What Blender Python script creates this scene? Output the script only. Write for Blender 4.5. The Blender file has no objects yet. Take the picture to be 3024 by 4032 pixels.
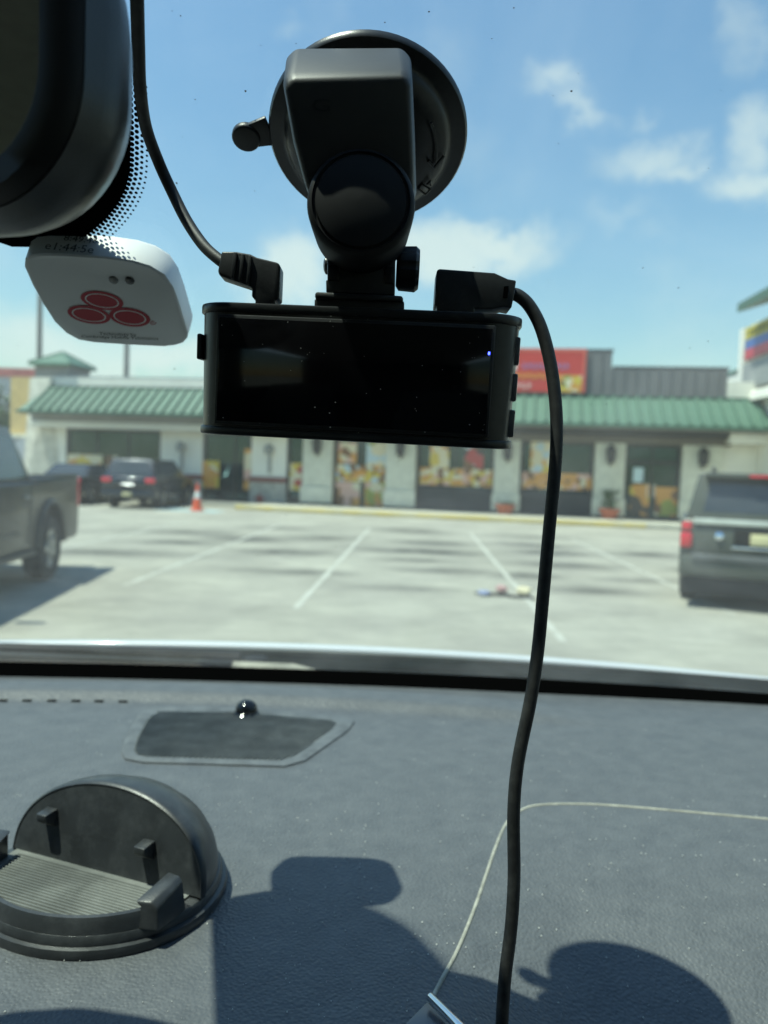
import bpy, bmesh, math, random
from mathutils import Vector, Matrix
random.seed(7)
R = math.radians
scene = bpy.context.scene
COL = scene.collection

# ------------------------------------------------------------------ camera
EYE = 1.55
cam_d = bpy.data.cameras.new('camera'); cam = bpy.data.objects.new('camera', cam_d); COL.objects.link(cam)
cam_d.sensor_fit = 'VERTICAL'; cam_d.sensor_height = 9.8; cam_d.sensor_width = 7.35
cam_d.lens = 9.8 * 3030 / 4032
cam_d.clip_start = 0.01; cam_d.clip_end = 2000
cam_d.dof.use_dof = True; cam_d.dof.focus_distance = 0.272; cam_d.dof.aperture_fstop = cam_d.lens / 2.3
cam.matrix_world = (Matrix.Translation((0, 0, EYE)) @ Matrix.Rotation(R(90) - math.atan(160 / 3030), 4, 'X')
                    @ Matrix.Rotation(R(2.1), 4, 'Z'))
scene.camera = cam
scene.render.resolution_x, scene.render.resolution_y = 768, 1024

# ------------------------------------------------------------------ light
SUN = Vector((-0.375, -0.117, 1.0)).normalized()
sun_d = bpy.data.lights.new('sun', 'SUN'); sun_d.energy = 2.2; sun_d.angle = R(0.53); sun_d.color = (1.0, 0.94, 0.83)
sun = bpy.data.objects.new('sun', sun_d); COL.objects.link(sun); sun.location = (0, 0, 30)
sun.rotation_euler = SUN.to_track_quat('Z', 'Y').to_euler()
scene.view_settings.view_transform = 'Standard'; scene.view_settings.look = 'None'
scene.view_settings.gamma = 1.0; scene.view_settings.use_curve_mapping = False
scene.view_settings.exposure = 1.55
scene.cycles.use_denoising = True
scene.cycles.max_bounces = 10; scene.cycles.transparent_max_bounces = 24
scene.cycles.caustics_reflective = False; scene.cycles.caustics_refractive = False
scene.cycles.sample_clamp_indirect = 6.0

# ------------------------------------------------------------------ sky
world = bpy.data.worlds.new('World'); scene.world = world; world.use_nodes = True
wn = world.node_tree; wn.nodes.clear()
def W(t, **k):
    n = wn.nodes.new(t)
    for a, b in k.items(): setattr(n, a, b)
    return n
def wl(a, b): wn.links.new(a, b)
def wm(op, a, b=None, clamp=False):
    n = W('ShaderNodeMath', operation=op, use_clamp=clamp)
    for i, v in enumerate((a, b)):
        if v is None: continue
        if isinstance(v, (int, float)): n.inputs[i].default_value = v
        else: wl(v, n.inputs[i])
    return n.outputs[0]
sky = W('ShaderNodeTexSky', sky_type='NISHITA', sun_disc=False)
sky.sun_elevation = math.asin(SUN.z); sky.sun_rotation = math.atan2(SUN.x, SUN.y)
sky.air_density = 2.4; sky.dust_density = 0.0; sky.ozone_density = 8.0; sky.altitude = 2000
tc = W('ShaderNodeTexCoord')
nrm = W('ShaderNodeVectorMath', operation='NORMALIZE'); wl(tc.outputs['Generated'], nrm.inputs[0])
# soft wind-torn edges: shift the direction a little with noise before measuring clouds
nz = W('ShaderNodeTexNoise'); nz.inputs['Scale'].default_value = 8.0; nz.inputs['Detail'].default_value = 8.0
nz.inputs['Roughness'].default_value = 0.62; wl(nrm.outputs[0], nz.inputs['Vector'])
sub = W('ShaderNodeVectorMath', operation='SUBTRACT'); sub.inputs[1].default_value = (0.5, 0.5, 0.5); wl(nz.outputs['Color'], sub.inputs[0])
scl = W('ShaderNodeVectorMath', operation='SCALE'); scl.inputs['Scale'].default_value = 0.17; wl(sub.outputs[0], scl.inputs[0])
add = W('ShaderNodeVectorMath', operation='ADD'); wl(nrm.outputs[0], add.inputs[0]); wl(scl.outputs[0], add.inputs[1])
sep = W('ShaderNodeSeparateXYZ'); wl(add.outputs[0], sep.inputs[0])
az = wm('ARCTAN2', sep.outputs['X'], sep.outputs['Y']); el = wm('ARCSINE', sep.outputs['Z'])
CLOUDS = [((0.201, 0.449, 0.043, 0.021), .55), ((0.239, 0.428, 0.036, 0.017), .5), ((0.311, 0.364, 0.040, 0.026), .6), ((0.338, 0.344, 0.036, 0.017), .6), ((0.430, 0.376, 0.030, 0.033), .6), ((0.430, 0.335, 0.046, 0.023), .7), ((0.410, 0.478, 0.026, 0.036), .4),
          ((0.302, 0.419, 0.015, 0.020), .35), ((0.113, 0.285, 0.076, 0.023), .95), ((0.055, 0.269, 0.073, 0.026), .95), ((-0.144, 0.505, 0.030, 0.020), .3), ((-0.135, 0.240, 0.043, 0.040), .85), ((-0.398, 0.126, 0.139, 0.036), .7), ((-0.290, 0.116, 0.086, 0.023), .8), ((0.280, 0.301, 0.040, 0.017), .3), ((0.328, 0.279, 0.030, 0.020), .25),
          ((0.339, 0.172, 0.033, 0.013), .25), ((-0.631, 0.225, 0.132, 0.053), .7), ((0.649, 0.262, 0.139, 0.056), .7), ((0.717, 0.380, 0.099, 0.053), .6), ((-0.671, 0.416, 0.116, 0.050), .6), ((-0.309, 0.648, 0.139, 0.053), .6), ((0.211, 0.707, 0.132, 0.050), .6)]
dens = None
for ((a, e, rx, ry), op) in CLOUDS:
    u = wm('DIVIDE', wm('SUBTRACT', az, a), rx * 1.25); v = wm('DIVIDE', wm('SUBTRACT', el, e), ry * 1.25)
    r2 = wm('ADD', wm('MULTIPLY', u, u), wm('MULTIPLY', v, v))
    g = wm('MULTIPLY', wm('POWER', 2.718, wm('MULTIPLY', r2, -1.0)), op)
    dens = g if dens is None else wm('MAXIMUM', dens, g)
n2 = W('ShaderNodeTexNoise'); n2.inputs['Scale'].default_value = 3.4; n2.inputs['Detail'].default_value = 7.0; n2.inputs['Roughness'].default_value = 0.6
wl(nrm.outputs[0], n2.inputs['Vector'])
thin = W('ShaderNodeMapRange', interpolation_type='SMOOTHSTEP'); thin.inputs['From Min'].default_value = 0.52; thin.inputs['From Max'].default_value = 0.78
thin.inputs['To Max'].default_value = 0.22; wl(n2.outputs['Fac'], thin.inputs['Value'])
core = W('ShaderNodeMapRange', interpolation_type='SMOOTHSTEP'); core.inputs['From Min'].default_value = 0.06; core.inputs['From Max'].default_value = 0.9
core.inputs['To Max'].default_value = 0.8; wl(dens, core.inputs['Value'])
cov = wm('MAXIMUM', core.outputs[0], thin.outputs[0], clamp=True)
mixc = W('ShaderNodeMix', data_type='RGBA'); wl(cov, mixc.inputs['Factor']); wl(sky.outputs[0], mixc.inputs['A'])
mixc.inputs['B'].default_value = (6.0, 6.1, 6.1, 1)
bg = W('ShaderNodeBackground'); bg.inputs['Strength'].default_value = 0.0515; wl(mixc.outputs['Result'], bg.inputs['Color'])
wout = W('ShaderNodeOutputWorld'); wl(bg.outputs[0], wout.inputs['Surface'])

# ------------------------------------------------------------------ materials
def principled(name):
    m = bpy.data.materials.new(name); m.use_nodes = True
    return m, m.node_tree, m.node_tree.nodes['Principled BSDF']
def c4(c): return (c[0], c[1], c[2], 1.0)
MATS = {}
def mat(name, col, rough=0.5, metal=0.0, var=0.12, scale=6.0, bump=0.0, bscale=60.0, col2=None, spec=0.5, coat=0.0, dust=0.0, dcol=(0.42, 0.42, 0.38), dscale=30.0, tint=None):
    """base colour broken up by noise, optional second colour in patches, optional dust, optional bump"""
    if name in MATS: return MATS[name]
    m, nt, b = principled(name); N = nt.nodes; L = nt.links
    tcn = N.new('ShaderNodeTexCoord')
    n1 = N.new('ShaderNodeTexNoise'); n1.inputs['Scale'].default_value = scale; n1.inputs['Detail'].default_value = 5
    L.new(tcn.outputs['Object'], n1.inputs['Vector'])
    rp = N.new('ShaderNodeValToRGB')
    d = col2 if col2 else tuple(max(0, v * (1 - var)) for v in col)
    u = col if col2 else tuple(v * (1 + var) for v in col)
    rp.color_ramp.elements[0].position = 0.36; rp.color_ramp.elements[1].position = 0.66
    rp.color_ramp.elements[0].color = c4(d); rp.color_ramp.elements[1].color = c4(u)
    L.new(n1.outputs['Fac'], rp.inputs['Fac']); out = rp.outputs['Color']
    if dust > 0:
        n3 = N.new('ShaderNodeTexNoise'); n3.inputs['Scale'].default_value = dscale; n3.inputs['Detail'].default_value = 9; n3.inputs['Roughness'].default_value = 0.72
        L.new(tcn.outputs['Object'], n3.inputs['Vector'])
        mr = N.new('ShaderNodeMapRange'); mr.inputs['From Min'].default_value = 0.46; mr.inputs['From Max'].default_value = 0.75; mr.inputs['To Max'].default_value = dust
        L.new(n3.outputs['Fac'], mr.inputs['Value'])
        mx = N.new('ShaderNodeMix'); mx.data_type = 'RGBA'; L.new(mr.outputs[0], mx.inputs['Factor']); L.new(out, mx.inputs['A']); mx.inputs['B'].default_value = c4(dcol)
        out = mx.outputs['Result']
    L.new(out, b.inputs['Base Color'])
    b.inputs['Roughness'].default_value = rough; b.inputs['Metallic'].default_value = metal
    b.inputs['Specular IOR Level'].default_value = spec; b.inputs['Coat Weight'].default_value = coat; b.inputs['Coat Roughness'].default_value = 0.06
    if bump > 0:
        n4 = N.new('ShaderNodeTexNoise'); n4.inputs['Scale'].default_value = bscale; n4.inputs['Detail'].default_value = 3
        L.new(tcn.outputs['Object'], n4.inputs['Vector'])
        bp = N.new('ShaderNodeBump'); bp.inputs['Strength'].default_value = 1.0; bp.inputs['Distance'].default_value = bump
        L.new(n4.outputs['Fac'], bp.inputs['Height']); L.new(bp.outputs[0], b.inputs['Normal'])
    if tint: b.inputs['Specular Tint'].default_value = c4(tint)
    MATS[name] = m
    return m
def glass_mat(name, tint, ior=1.5, rough=0.0, film=0.0):
    m = bpy.data.materials.new(name); m.use_nodes = True; nt = m.node_tree; nt.nodes.clear()
    o = nt.nodes.new('ShaderNodeOutputMaterial'); mx = nt.nodes.new('ShaderNodeMixShader')
    t = nt.nodes.new('ShaderNodeBsdfTransparent'); t.inputs[0].default_value = c4(tint)
    g = nt.nodes.new('ShaderNodeBsdfGlossy'); g.inputs['Roughness'].default_value = rough
    # Schlick reflectance, the same on both faces of the pane
    ge = nt.nodes.new('ShaderNodeNewGeometry'); dt = nt.nodes.new('ShaderNodeVectorMath'); dt.operation = 'DOT_PRODUCT'
    nt.links.new(ge.outputs['Incoming'], dt.inputs[0]); nt.links.new(ge.outputs['Normal'], dt.inputs[1])
    def mth(op, a, b=None):
        n = nt.nodes.new('ShaderNodeMath'); n.operation = op
        for i, v in enumerate((a, b)):
            if v is None: continue
            if isinstance(v, (int, float)): n.inputs[i].default_value = v
            else: nt.links.new(v, n.inputs[i])
        return n.outputs[0]
    f0 = ((ior - 1) / (ior + 1)) ** 2
    fac = mth('ADD', mth('MULTIPLY', mth('POWER', mth('SUBTRACT', 1.0, mth('ABSOLUTE', dt.outputs['Value'])), 5.0), (1 - f0) * 0.6), f0)
    nt.links.new(fac, mx.inputs[0]); nt.links.new(t.outputs[0], mx.inputs[1]); nt.links.new(g.outputs[0], mx.inputs[2])
    if film > 0:      # smeared dust on the outside scatters a little sunlight
        tcn = nt.nodes.new('ShaderNodeTexCoord'); n1 = nt.nodes.new('ShaderNodeTexNoise'); n1.inputs['Scale'].default_value = 7.0; n1.inputs['Detail'].default_value = 8; n1.inputs['Roughness'].default_value = 0.7; n1.inputs['Distortion'].default_value = 1.2
        nt.links.new(tcn.outputs['Object'], n1.inputs['Vector'])
        tr = nt.nodes.new('ShaderNodeBsdfTranslucent'); tr.inputs[0].default_value = (0.8, 0.82, 0.8, 1)
        m2 = nt.nodes.new('ShaderNodeMixShader'); nt.links.new(mth('MULTIPLY', mth('POWER', n1.outputs['Fac'], 2.0), film * 4), m2.inputs[0])
        nt.links.new(mx.outputs[0], m2.inputs[1]); nt.links.new(tr.outputs[0], m2.inputs[2]); nt.links.new(m2.outputs[0], o.inputs['Surface'])
    else: nt.links.new(mx.outputs[0], o.inputs['Surface'])
    MATS[name] = m
    return m
def emit_mat(name, col, s):
    m, nt, b = principled(name); b.inputs['Base Color'].default_value = c4(col); b.inputs['Emission Color'].default_value = c4(col); b.inputs['Emission Strength'].default_value = s
    MATS[name] = m
    return m
def poster_mat(name, cols, scale=3.0, seed=0.0):
    """flat print: soft patches of the given colours"""
    m, nt, b = principled(name); N = nt.nodes; L = nt.links
    tcn = N.new('ShaderNodeTexCoord'); mp = N.new('ShaderNodeMapping'); mp.inputs['Location'].default_value = (seed, seed * 1.7, seed * 0.6)
    L.new(tcn.outputs['Object'], mp.inputs['Vector'])
    vo = N.new('ShaderNodeTexVoronoi'); vo.inputs['Scale'].default_value = scale; L.new(mp.outputs[0], vo.inputs['Vector'])
    sp = N.new('ShaderNodeSeparateColor'); L.new(vo.outputs['Color'], sp.inputs[0])
    rp = N.new('ShaderNodeValToRGB'); rp.color_ramp.interpolation = 'CONSTANT'
    e = rp.color_ramp.elements
    while len(e) < len(cols): e.new(0.5)
    for i, c in enumerate(cols): e[i].position = i / len(cols); e[i].color = c4(c)
    L.new(sp.outputs[0], rp.inputs['Fac']); L.new(rp.outputs[0], b.inputs['Base Color']); b.inputs['Roughness'].default_value = 0.45
    MATS[name] = m
    return m

# ------------------------------------------------------------------ mesh helpers
class MB:
    def __init__(s, M=None): s.v = []; s.f = []; s.M = M or Matrix.Identity(4)
    def add(s, pts):
        i = len(s.v); s.v += [s.M @ Vector(p) for p in pts]; return list(range(i, i + len(pts)))
    def poly(s, pts): s.f.append(s.add(pts)); return s
    def loft(s, rings, cap0=True, cap1=True, closed=True):
        idx = [s.add(r) for r in rings]; n = len(rings[0])
        for a, b in zip(idx, idx[1:]):
            for i in range(n if closed else n - 1):
                j = (i + 1) % n; s.f.append([a[i], a[j], b[j], b[i]])
        if cap0: s.f.append(idx[0][::-1])
        if cap1: s.f.append(idx[-1])
        return s
    def box(s, x0, x1, y0, y1, z0, z1):
        return s.loft([[(x0, y0, z0), (x1, y0, z0), (x1, y1, z0), (x0, y1, z0)], [(x0, y0, z1), (x1, y0, z1), (x1, y1, z1), (x0, y1, z1)]])
    def prism(s, pts, d):
        d = Vector(d); return s.loft([pts, [Vector(p) + d for p in pts]])
    def tube(s, path, r, seg=12, caps=True):
        path = [Vector(p) for p in path]; rr = r if isinstance(r, (list, tuple)) else [r] * len(path)
        rings = []; up = None
        for i, p in enumerate(path):
            t = (path[min(i + 1, len(path) - 1)] - path[max(i - 1, 0)]).normalized()
            if up is None: up = t.orthogonal().normalized()
            a = (up - t * up.dot(t)).normalized(); up = a; b = t.cross(a)
            rings.append([p + (a * math.cos(k * 2 * math.pi / seg) + b * math.sin(k * 2 * math.pi / seg)) * rr[i] for k in range(seg)])
        return s.loft(rings, caps, caps)
    def lathe(s, prof, o, axis, seg=32, caps=True, flat=None):
        o = Vector(o); ax = Vector(axis).normalized(); a = ax.orthogonal().normalized(); b = ax.cross(a)
        return s.loft([[o + ax * h + (a * math.cos(k * 2 * math.pi / seg) + b * math.sin(k * 2 * math.pi / seg)) * max(r, 1e-5) for k in range(seg)] for r, h in prof], caps, caps)
    def grid(s, fn, nu, nv):
        idx = [s.add([fn(i / nu, j / nv) for i in range(nu + 1)]) for j in range(nv + 1)]
        for j in range(nv):
            for i in range(nu): s.f.append([idx[j][i], idx[j][i + 1], idx[j + 1][i + 1], idx[j + 1][i]])
        return s
    def mesh(s, name, m, off=(0, 0, 0), bevel=0, bseg=2, angle=35, flat=False):
        me = bpy.data.meshes.new(name); o = Vector(off)
        me.from_pydata([v - o for v in s.v], [], s.f); me.update()
        bm = bmesh.new(); bm.from_mesh(me)
        bmesh.ops.recalc_face_normals(bm, faces=bm.faces)
        if bevel > 0:
            bmesh.ops.remove_doubles(bm, verts=bm.verts, dist=1e-6)
            ed = [e for e in bm.edges if len(e.link_faces) == 2 and e.calc_face_angle(0) > R(angle)]
            bmesh.ops.bevel(bm, geom=ed, offset=bevel, segments=bseg, profile=0.5, affect='EDGES', clamp_overlap=True)
        bm.to_mesh(me); bm.free()
        if not flat:
            me.polygons.foreach_set('use_smooth', [True] * len(me.polygons)); me.set_sharp_from_angle(angle=R(angle))
        me.materials.append(m); me.update()
        return me
    def build(s, name, m, parent=None, off=None, **k):
        if off is None: off = parent['base'] if parent is not None and 'base' in parent else (0, 0, 0)
        ob = bpy.data.objects.new(name, s.mesh(name, m, off, **k)); COL.objects.link(ob)
        if parent is not None:
            ob.parent = parent; ob['base'] = list(off)
        else:
            ob.location = off
        return ob
def thing(name, loc, label, cat, group=None, rz=0.0, kind=None, local=False):
    o = bpy.data.objects.new(name, None); COL.objects.link(o); o.location = loc; o.rotation_euler = (0, 0, rz); o.empty_display_size = 0.1
    o['base'] = [0, 0, 0] if local else list(loc)
    return tag(o, label, cat, group, kind)
def tag(o, label=None, cat=None, group=None, kind=None):
    if label: o['label'] = label
    if cat: o['category'] = cat
    if group: o['group'] = group
    if kind: o['kind'] = kind
    return o
def dup(src, parent=None, **k):
    c = src.copy(); COL.objects.link(c); c.parent = parent
    for a, b in k.items(): setattr(c, a, b)
    return c
def copy_tree(o, parent=None):
    c = dup(o, parent)
    for ch in [x for x in bpy.data.objects if x.parent == o]: copy_tree(ch, c)
    return c
def catmull(pts, n=8):
    P = [Vector(p) for p in pts]; P = [P[0] * 2 - P[1]] + P + [P[-1] * 2 - P[-2]]; out = []
    for i in range(1, len(P) - 2):
        for k in range(n):
            t = k / n; a, b, c, d = P[i - 1:i + 3]
            out.append(0.5 * (2 * b + (c - a) * t + (2 * a - 5 * b + 4 * c - d) * t * t + (3 * b - a - 3 * c + d) * t ** 3))
    return out + [P[-2]]
def frame(o, ex, ey, ez):
    m = Matrix.Identity(4)
    for i, e in enumerate((ex, ey, ez, o)):
        for j in range(3): m[j][i] = e[j]
    return m
def text_mesh(txt, o, ex, ey, lift):
    """letters laid in the parallelogram o, o+ex (whole width), ey (cap height)"""
    cu = bpy.data.curves.new('t', 'FONT'); cu.body = txt; cu.size = 1.0; cu.resolution_u = 2
    ob = bpy.data.objects.new('t', cu); COL.objects.link(ob)
    me = bpy.data.meshes.new_from_object(ob.evaluated_get(bpy.context.evaluated_depsgraph_get()))
    xs = [v.co.x for v in me.vertices]; ys = [v.co.y for v in me.vertices]; w = max(xs) - min(xs); x0 = min(xs)
    o = Vector(o); ex = Vector(ex); ey = Vector(ey); n = Vector(lift)
    mb = MB(); mb.v = [o + ex * ((v.co.x - x0) / w) + ey * (v.co.y / 0.7) + n for v in me.vertices]; mb.f = [list(p.vertices) for p in me.polygons]
    bpy.data.objects.remove(ob); bpy.data.curves.remove(cu); bpy.data.meshes.remove(me)
    return mb

# plastics, metals and paints used in the car
BLK = mat('black_plastic', (0.017, 0.019, 0.021), 0.42, var=0.15, scale=120, bump=0.00006, bscale=2600, dust=0.03, dscale=160)
BLK_SATIN = mat('black_satin', (0.017, 0.019, 0.021), 0.32, var=0.1, scale=90, bump=0.00004, bscale=3000, dust=0.03, dscale=200)
RUB = mat('black_rubber', (0.016, 0.017, 0.018), 0.55, var=0.2, scale=150, bump=0.00005, bscale=1800, dust=0.06, dscale=220)
SCREEN = mat('screen_glass', (0.004, 0.004, 0.005), 0.08, var=0.3, scale=40, spec=0.5, dust=0.02, dcol=(0.3, 0.28, 0.27), dscale=35)
def dash_material():
    m, nt, b = principled('dash_vinyl'); N = nt.nodes; L = nt.links
    t = N.new('ShaderNodeTexCoord')
    n1 = N.new('ShaderNodeTexNoise'); n1.inputs['Scale'].default_value = 55; n1.inputs['Detail'].default_value = 10; n1.inputs['Roughness'].default_value = 0.8
    L.new(t.outputs['Object'], n1.inputs['Vector'])
    rp = N.new('ShaderNodeValToRGB'); e = rp.color_ramp.elements
    e[0].position = 0.34; e[0].color = (0.082, 0.089, 0.097, 1); e[1].position = 0.84; e[1].color = (0.142, 0.149, 0.154, 1)
    L.new(n1.outputs['Fac'], rp.inputs['Fac']); L.new(rp.outputs[0], b.inputs['Base Color'])
    b.inputs['Roughness'].default_value = 0.5; b.inputs['Specular IOR Level'].default_value = 0.4
    v = N.new('ShaderNodeTexVoronoi'); v.inputs['Scale'].default_value = 620; v.feature = 'SMOOTH_F1'; L.new(t.outputs['Object'], v.inputs['Vector'])
    bp = N.new('ShaderNodeBump'); bp.inputs['Strength'].default_value = 1.0; bp.inputs['Distance'].default_value = 0.0006
    L.new(v.outputs['Distance'], bp.inputs['Height']); L.new(bp.outputs[0], b.inputs['Normal'])
    return m
DASH = dash_material()
GRILLE = mat('speaker_mesh', (0.17, 0.18, 0.175), 0.6, var=0.2, scale=60, dust=0.25, dscale=40)
DUSTY = mat('dusty_black_plastic', (0.030, 0.033, 0.036), 0.38, var=0.2, scale=50, bump=0.00008, bscale=1500, dust=0.2, dcol=(0.21, 0.22, 0.225), dscale=70)
PAD = mat('dusty_rubber_pad', (0.13, 0.137, 0.128), 0.7, var=0.2, scale=40, dust=0.5, dcol=(0.34, 0.345, 0.32), dscale=25)
SEAM_LIT = mat('sunlit_seam_cream', (0.36, 0.35, 0.29), 0.6, var=0.25, scale=150, bump=0.0002, bscale=700)
CHROME = mat('chrome', (0.75, 0.77, 0.80), 0.12, 1.0, var=0.03)
GREYGLOSS = mat('grey_gloss_trim', (0.10, 0.11, 0.13), 0.22, 0.3, var=0.05)
HOODPAINT = mat('silver_white_paint', (0.60, 0.62, 0.63), 0.35, 0.0, var=0.03, coat=0.6)
COWL = mat('cowl_plastic', (0.010, 0.013, 0.013), 0.95, var=0.3, scale=14, dust=0.02, dscale=18, spec=0.0)
LINER = mat('trim_cloth', (0.07, 0.07, 0.068), 0.95, var=0.1, scale=60); ROOFCLOTH = mat('headliner_cloth', (0.36, 0.355, 0.34), 0.95, var=0.05, scale=60)
FRIT = mat('black_frit', (0.003, 0.003, 0.003), 1.0, var=0.0, spec=0.0)
WIND = glass_mat('windshield_glass', (0.905, 0.985, 0.955), 1.30, film=0.02)
TINT = glass_mat('tinted_side_glass', (0.52, 0.57, 0.55), 1.45)

GS, GC = 0.7 / math.hypot(0.7, 1), 1 / math.hypot(0.7, 1)      # windshield: forward and up parts of its outward normal
GNV = Vector((0, GS, GC)); GUP = Vector((0, -GC, GS))
def bow(x): return (0.10 if x < 0 else 0.19) * x * x        # the glass and the dash edge wrap back at the sides
def on_glass(x, y, off=0.0):
    return Vector((x, y, EYE - 0.215 + (0.80 - bow(x) - y) * 0.7)) - GNV * off

# =================================================================== the car the photo is taken from
car = thing('car', (-0.15, 0.3, 0.0), 'car we sit in, with dusty charcoal dashboard, windshield and silver hood edge', 'car')
ZD = EYE - 0.22
def ridge(x): return 0.717 - 0.28 * (x + 0.12) ** 2
def front(x): return 0.785 - bow(x)
def smooth(a, b, t):
    t = min(1, max(0, (t - a) / (b - a))); return t * t * (3 - 2 * t)
def dash_z(x, y):
    d = y - ridge(x)
    amp = 0.008 * (1 - smooth(0.10, 0.24, x))
    z = ZD + amp * smooth(-0.024, -0.004, d) - (0.0015 + amp) * smooth(0.015, 0.06, d)
    z -= 0.16 * smooth(0.24, 0.02, y) ** 2
    z += 0.004 * smooth(0.12, 0.5, x) * smooth(0.3, 0.6, y)
    z -= 0.040 * smooth(0.02, 0.11, x) * smooth(0.46, 0.24, y)       # the passenger side rolls down towards the seat
    return z
ys = [0.02 + 0.018 * i for i in range(33)] + [0.62 + 0.0026 * i for i in range(64)]
mb = MB()
rows = []
for yy in ys:
    rows.append([(-1.0 + 1.68 * i / 110, min(yy, front(-1.0 + 1.68 * i / 110)), dash_z(-1.0 + 1.68 * i / 110, yy)) for i in range(111)])
mb.grid(lambda u, v: rows[round(v * (len(ys) - 1))][round(u * 110)], 110, len(ys) - 1)
dash = mb.build('dashboard', DASH, car)
mb = MB()      # face of the dash below the roll
mb.grid(lambda u, v: (-1.0 + 1.68 * u, 0.02 - 0.05 * math.sin(v * 3.0), dash_z(0, 0.02) - 0.55 * v), 20, 10)
mb.build('lower_dash', DASH, car)

def strip_lines(poly, ang, step, w):
    d = Vector((math.cos(ang), math.sin(ang))); n = Vector((-d.y, d.x)); P = [Vector(p[:2]) for p in poly]
    lo = min(p.dot(n) for p in P); hi = max(p.dot(n) for p in P); out = []; k = lo + step * 0.5
    while k < hi:
        ts = []
        for a, b in zip(P, P[1:] + P[:1]):
            da, db = a.dot(n) - k, b.dot(n) - k
            if (da < 0) != (db < 0): q = a + (b - a) * (da / (da - db)); ts.append(q.dot(d))
        ts.sort()
        for t0, t1 in zip(ts[::2], ts[1::2]): out.append((d * t0 + n * k, d * t1 + n * k))
        k += step
    return out
def flatpoly(pts, z): return [(p[0], p[1], z) for p in pts]
# speaker grille: rim, recessed floor and fine ribs
rim_o = [(-0.1919, 0.5716, 1.33), (-0.1996, 0.6041, 1.33), (-0.2071, 0.661, 1.33), (-0.2023, 0.6833, 1.33), (-0.1209, 0.6893, 1.33), (-0.031, 0.6743, 1.33), (-0.0192, 0.6617, 1.33), (-0.0236, 0.6382, 1.33), (-0.0526, 0.5672, 1.33), (-0.0663, 0.555, 1.33), (-0.1702, 0.5529, 1.33), (-0.1848, 0.5584, 1.33)]
rim_i = [(-0.1831, 0.5751, 1.33), (-0.1889, 0.6023, 1.33), (-0.1949, 0.648, 1.33), (-0.192, 0.6677, 1.33), (-0.1191, 0.6734, 1.33), (-0.0403, 0.6614, 1.33), (-0.0342, 0.6533, 1.33), (-0.0393, 0.6334, 1.33), (-0.0604, 0.5768, 1.33), (-0.0705, 0.5655, 1.33), (-0.1705, 0.5628, 1.33), (-0.1782, 0.5661, 1.33)]
mb = MB(); mb.loft([flatpoly(rim_o, ZD - 0.001), flatpoly(rim_o, ZD + 0.0012), flatpoly([tuple(Vector(a) * 0.5 + Vector(b) * 0.5) for a, b in zip(rim_o, rim_i)], ZD + 0.0026), flatpoly(rim_i, ZD + 0.0012)], False, False)
mb.build('grille_rim', mat('dusty_rim', (0.095, 0.103, 0.11), 0.6, var=0.2, scale=70, dust=0.3, dcol=(0.26, 0.27, 0.26), dscale=45), dash)
mb = MB(); mb.poly(flatpoly(rim_i, ZD + 0.0012)); g = mb.build('speaker_grille', mat('grille_floor', (0.05, 0.053, 0.053), 0.7, var=0.2, scale=40, dust=0.15), dash)
mb = MB()
for a, b in strip_lines(rim_i, R(66), 0.0036, 0.001):
    n = Vector((-(b - a).y, (b - a).x)).normalized() * 0.0008
    mb.loft([[(a.x - n.x, a.y - n.y, ZD + 0.0012), (b.x - n.x, b.y - n.y, ZD + 0.0012), (b.x + n.x, b.y + n.y, ZD + 0.0012), (a.x + n.x, a.y + n.y, ZD + 0.0012)],
             [(a.x - n.x * .6, a.y - n.y * .6, ZD + 0.0026), (b.x - n.x * .6, b.y - n.y * .6, ZD + 0.0026), (b.x + n.x * .6, b.y + n.y * .6, ZD + 0.0022), (a.x + n.x * .6, a.y + n.y * .6, ZD + 0.0022)]])
tag(mb.build('grille_ribs', GRILLE, dash, flat=True), kind='stuff')
c = Vector((-0.1154, 0.6717, 1.33))
mb = MB(); mb.lathe([(0.0115, -0.001), (0.0115, 0.0015), (0.0098, 0.003), (0.0096, 0.006), (0.0085, 0.0095), (0.006, 0.012), (0.003, 0.0132), (0, 0.0135)], c, (0, 0, 1), 28)
mb.build('light_sensor', mat('sensor_dome', (0.006, 0.007, 0.009), 0.12, var=0.0), dash)
for px in ((-0.3376, 0.6882, 1.33), (-0.3169, 0.6908, 1.33), (-0.2953, 0.6934, 1.33), (-0.2741, 0.6968, 1.33), (-0.2538, 0.7001, 1.33), (-0.2322, 0.7028, 1.33)):
    mb = MB(); y = ridge(px[0]) - 0.0185; mb.box(px[0] - 0.0042, px[0] + 0.0042, y - 0.003, y + 0.004, ZD - 0.002, ZD + 0.0016); mb.build('defroster_slot', FRIT, dash, bevel=0.0006)
# sunlit seam edge round the passenger airbag panel, brightness painted as a cream tube
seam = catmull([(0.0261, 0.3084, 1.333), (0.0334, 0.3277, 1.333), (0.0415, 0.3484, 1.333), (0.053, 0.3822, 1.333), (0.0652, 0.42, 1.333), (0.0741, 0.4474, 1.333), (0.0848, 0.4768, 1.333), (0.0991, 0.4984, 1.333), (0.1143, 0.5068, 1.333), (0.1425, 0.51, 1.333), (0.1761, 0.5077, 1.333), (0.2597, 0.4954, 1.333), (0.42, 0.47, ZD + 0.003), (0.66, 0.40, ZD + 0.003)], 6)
mb = MB(); mb.tube([(p.x, p.y, dash_z(p.x, p.y) - 0.0001) for p in seam], 0.0010, 8); mb.build('lit_seam_edge', SEAM_LIT, dash)
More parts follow.
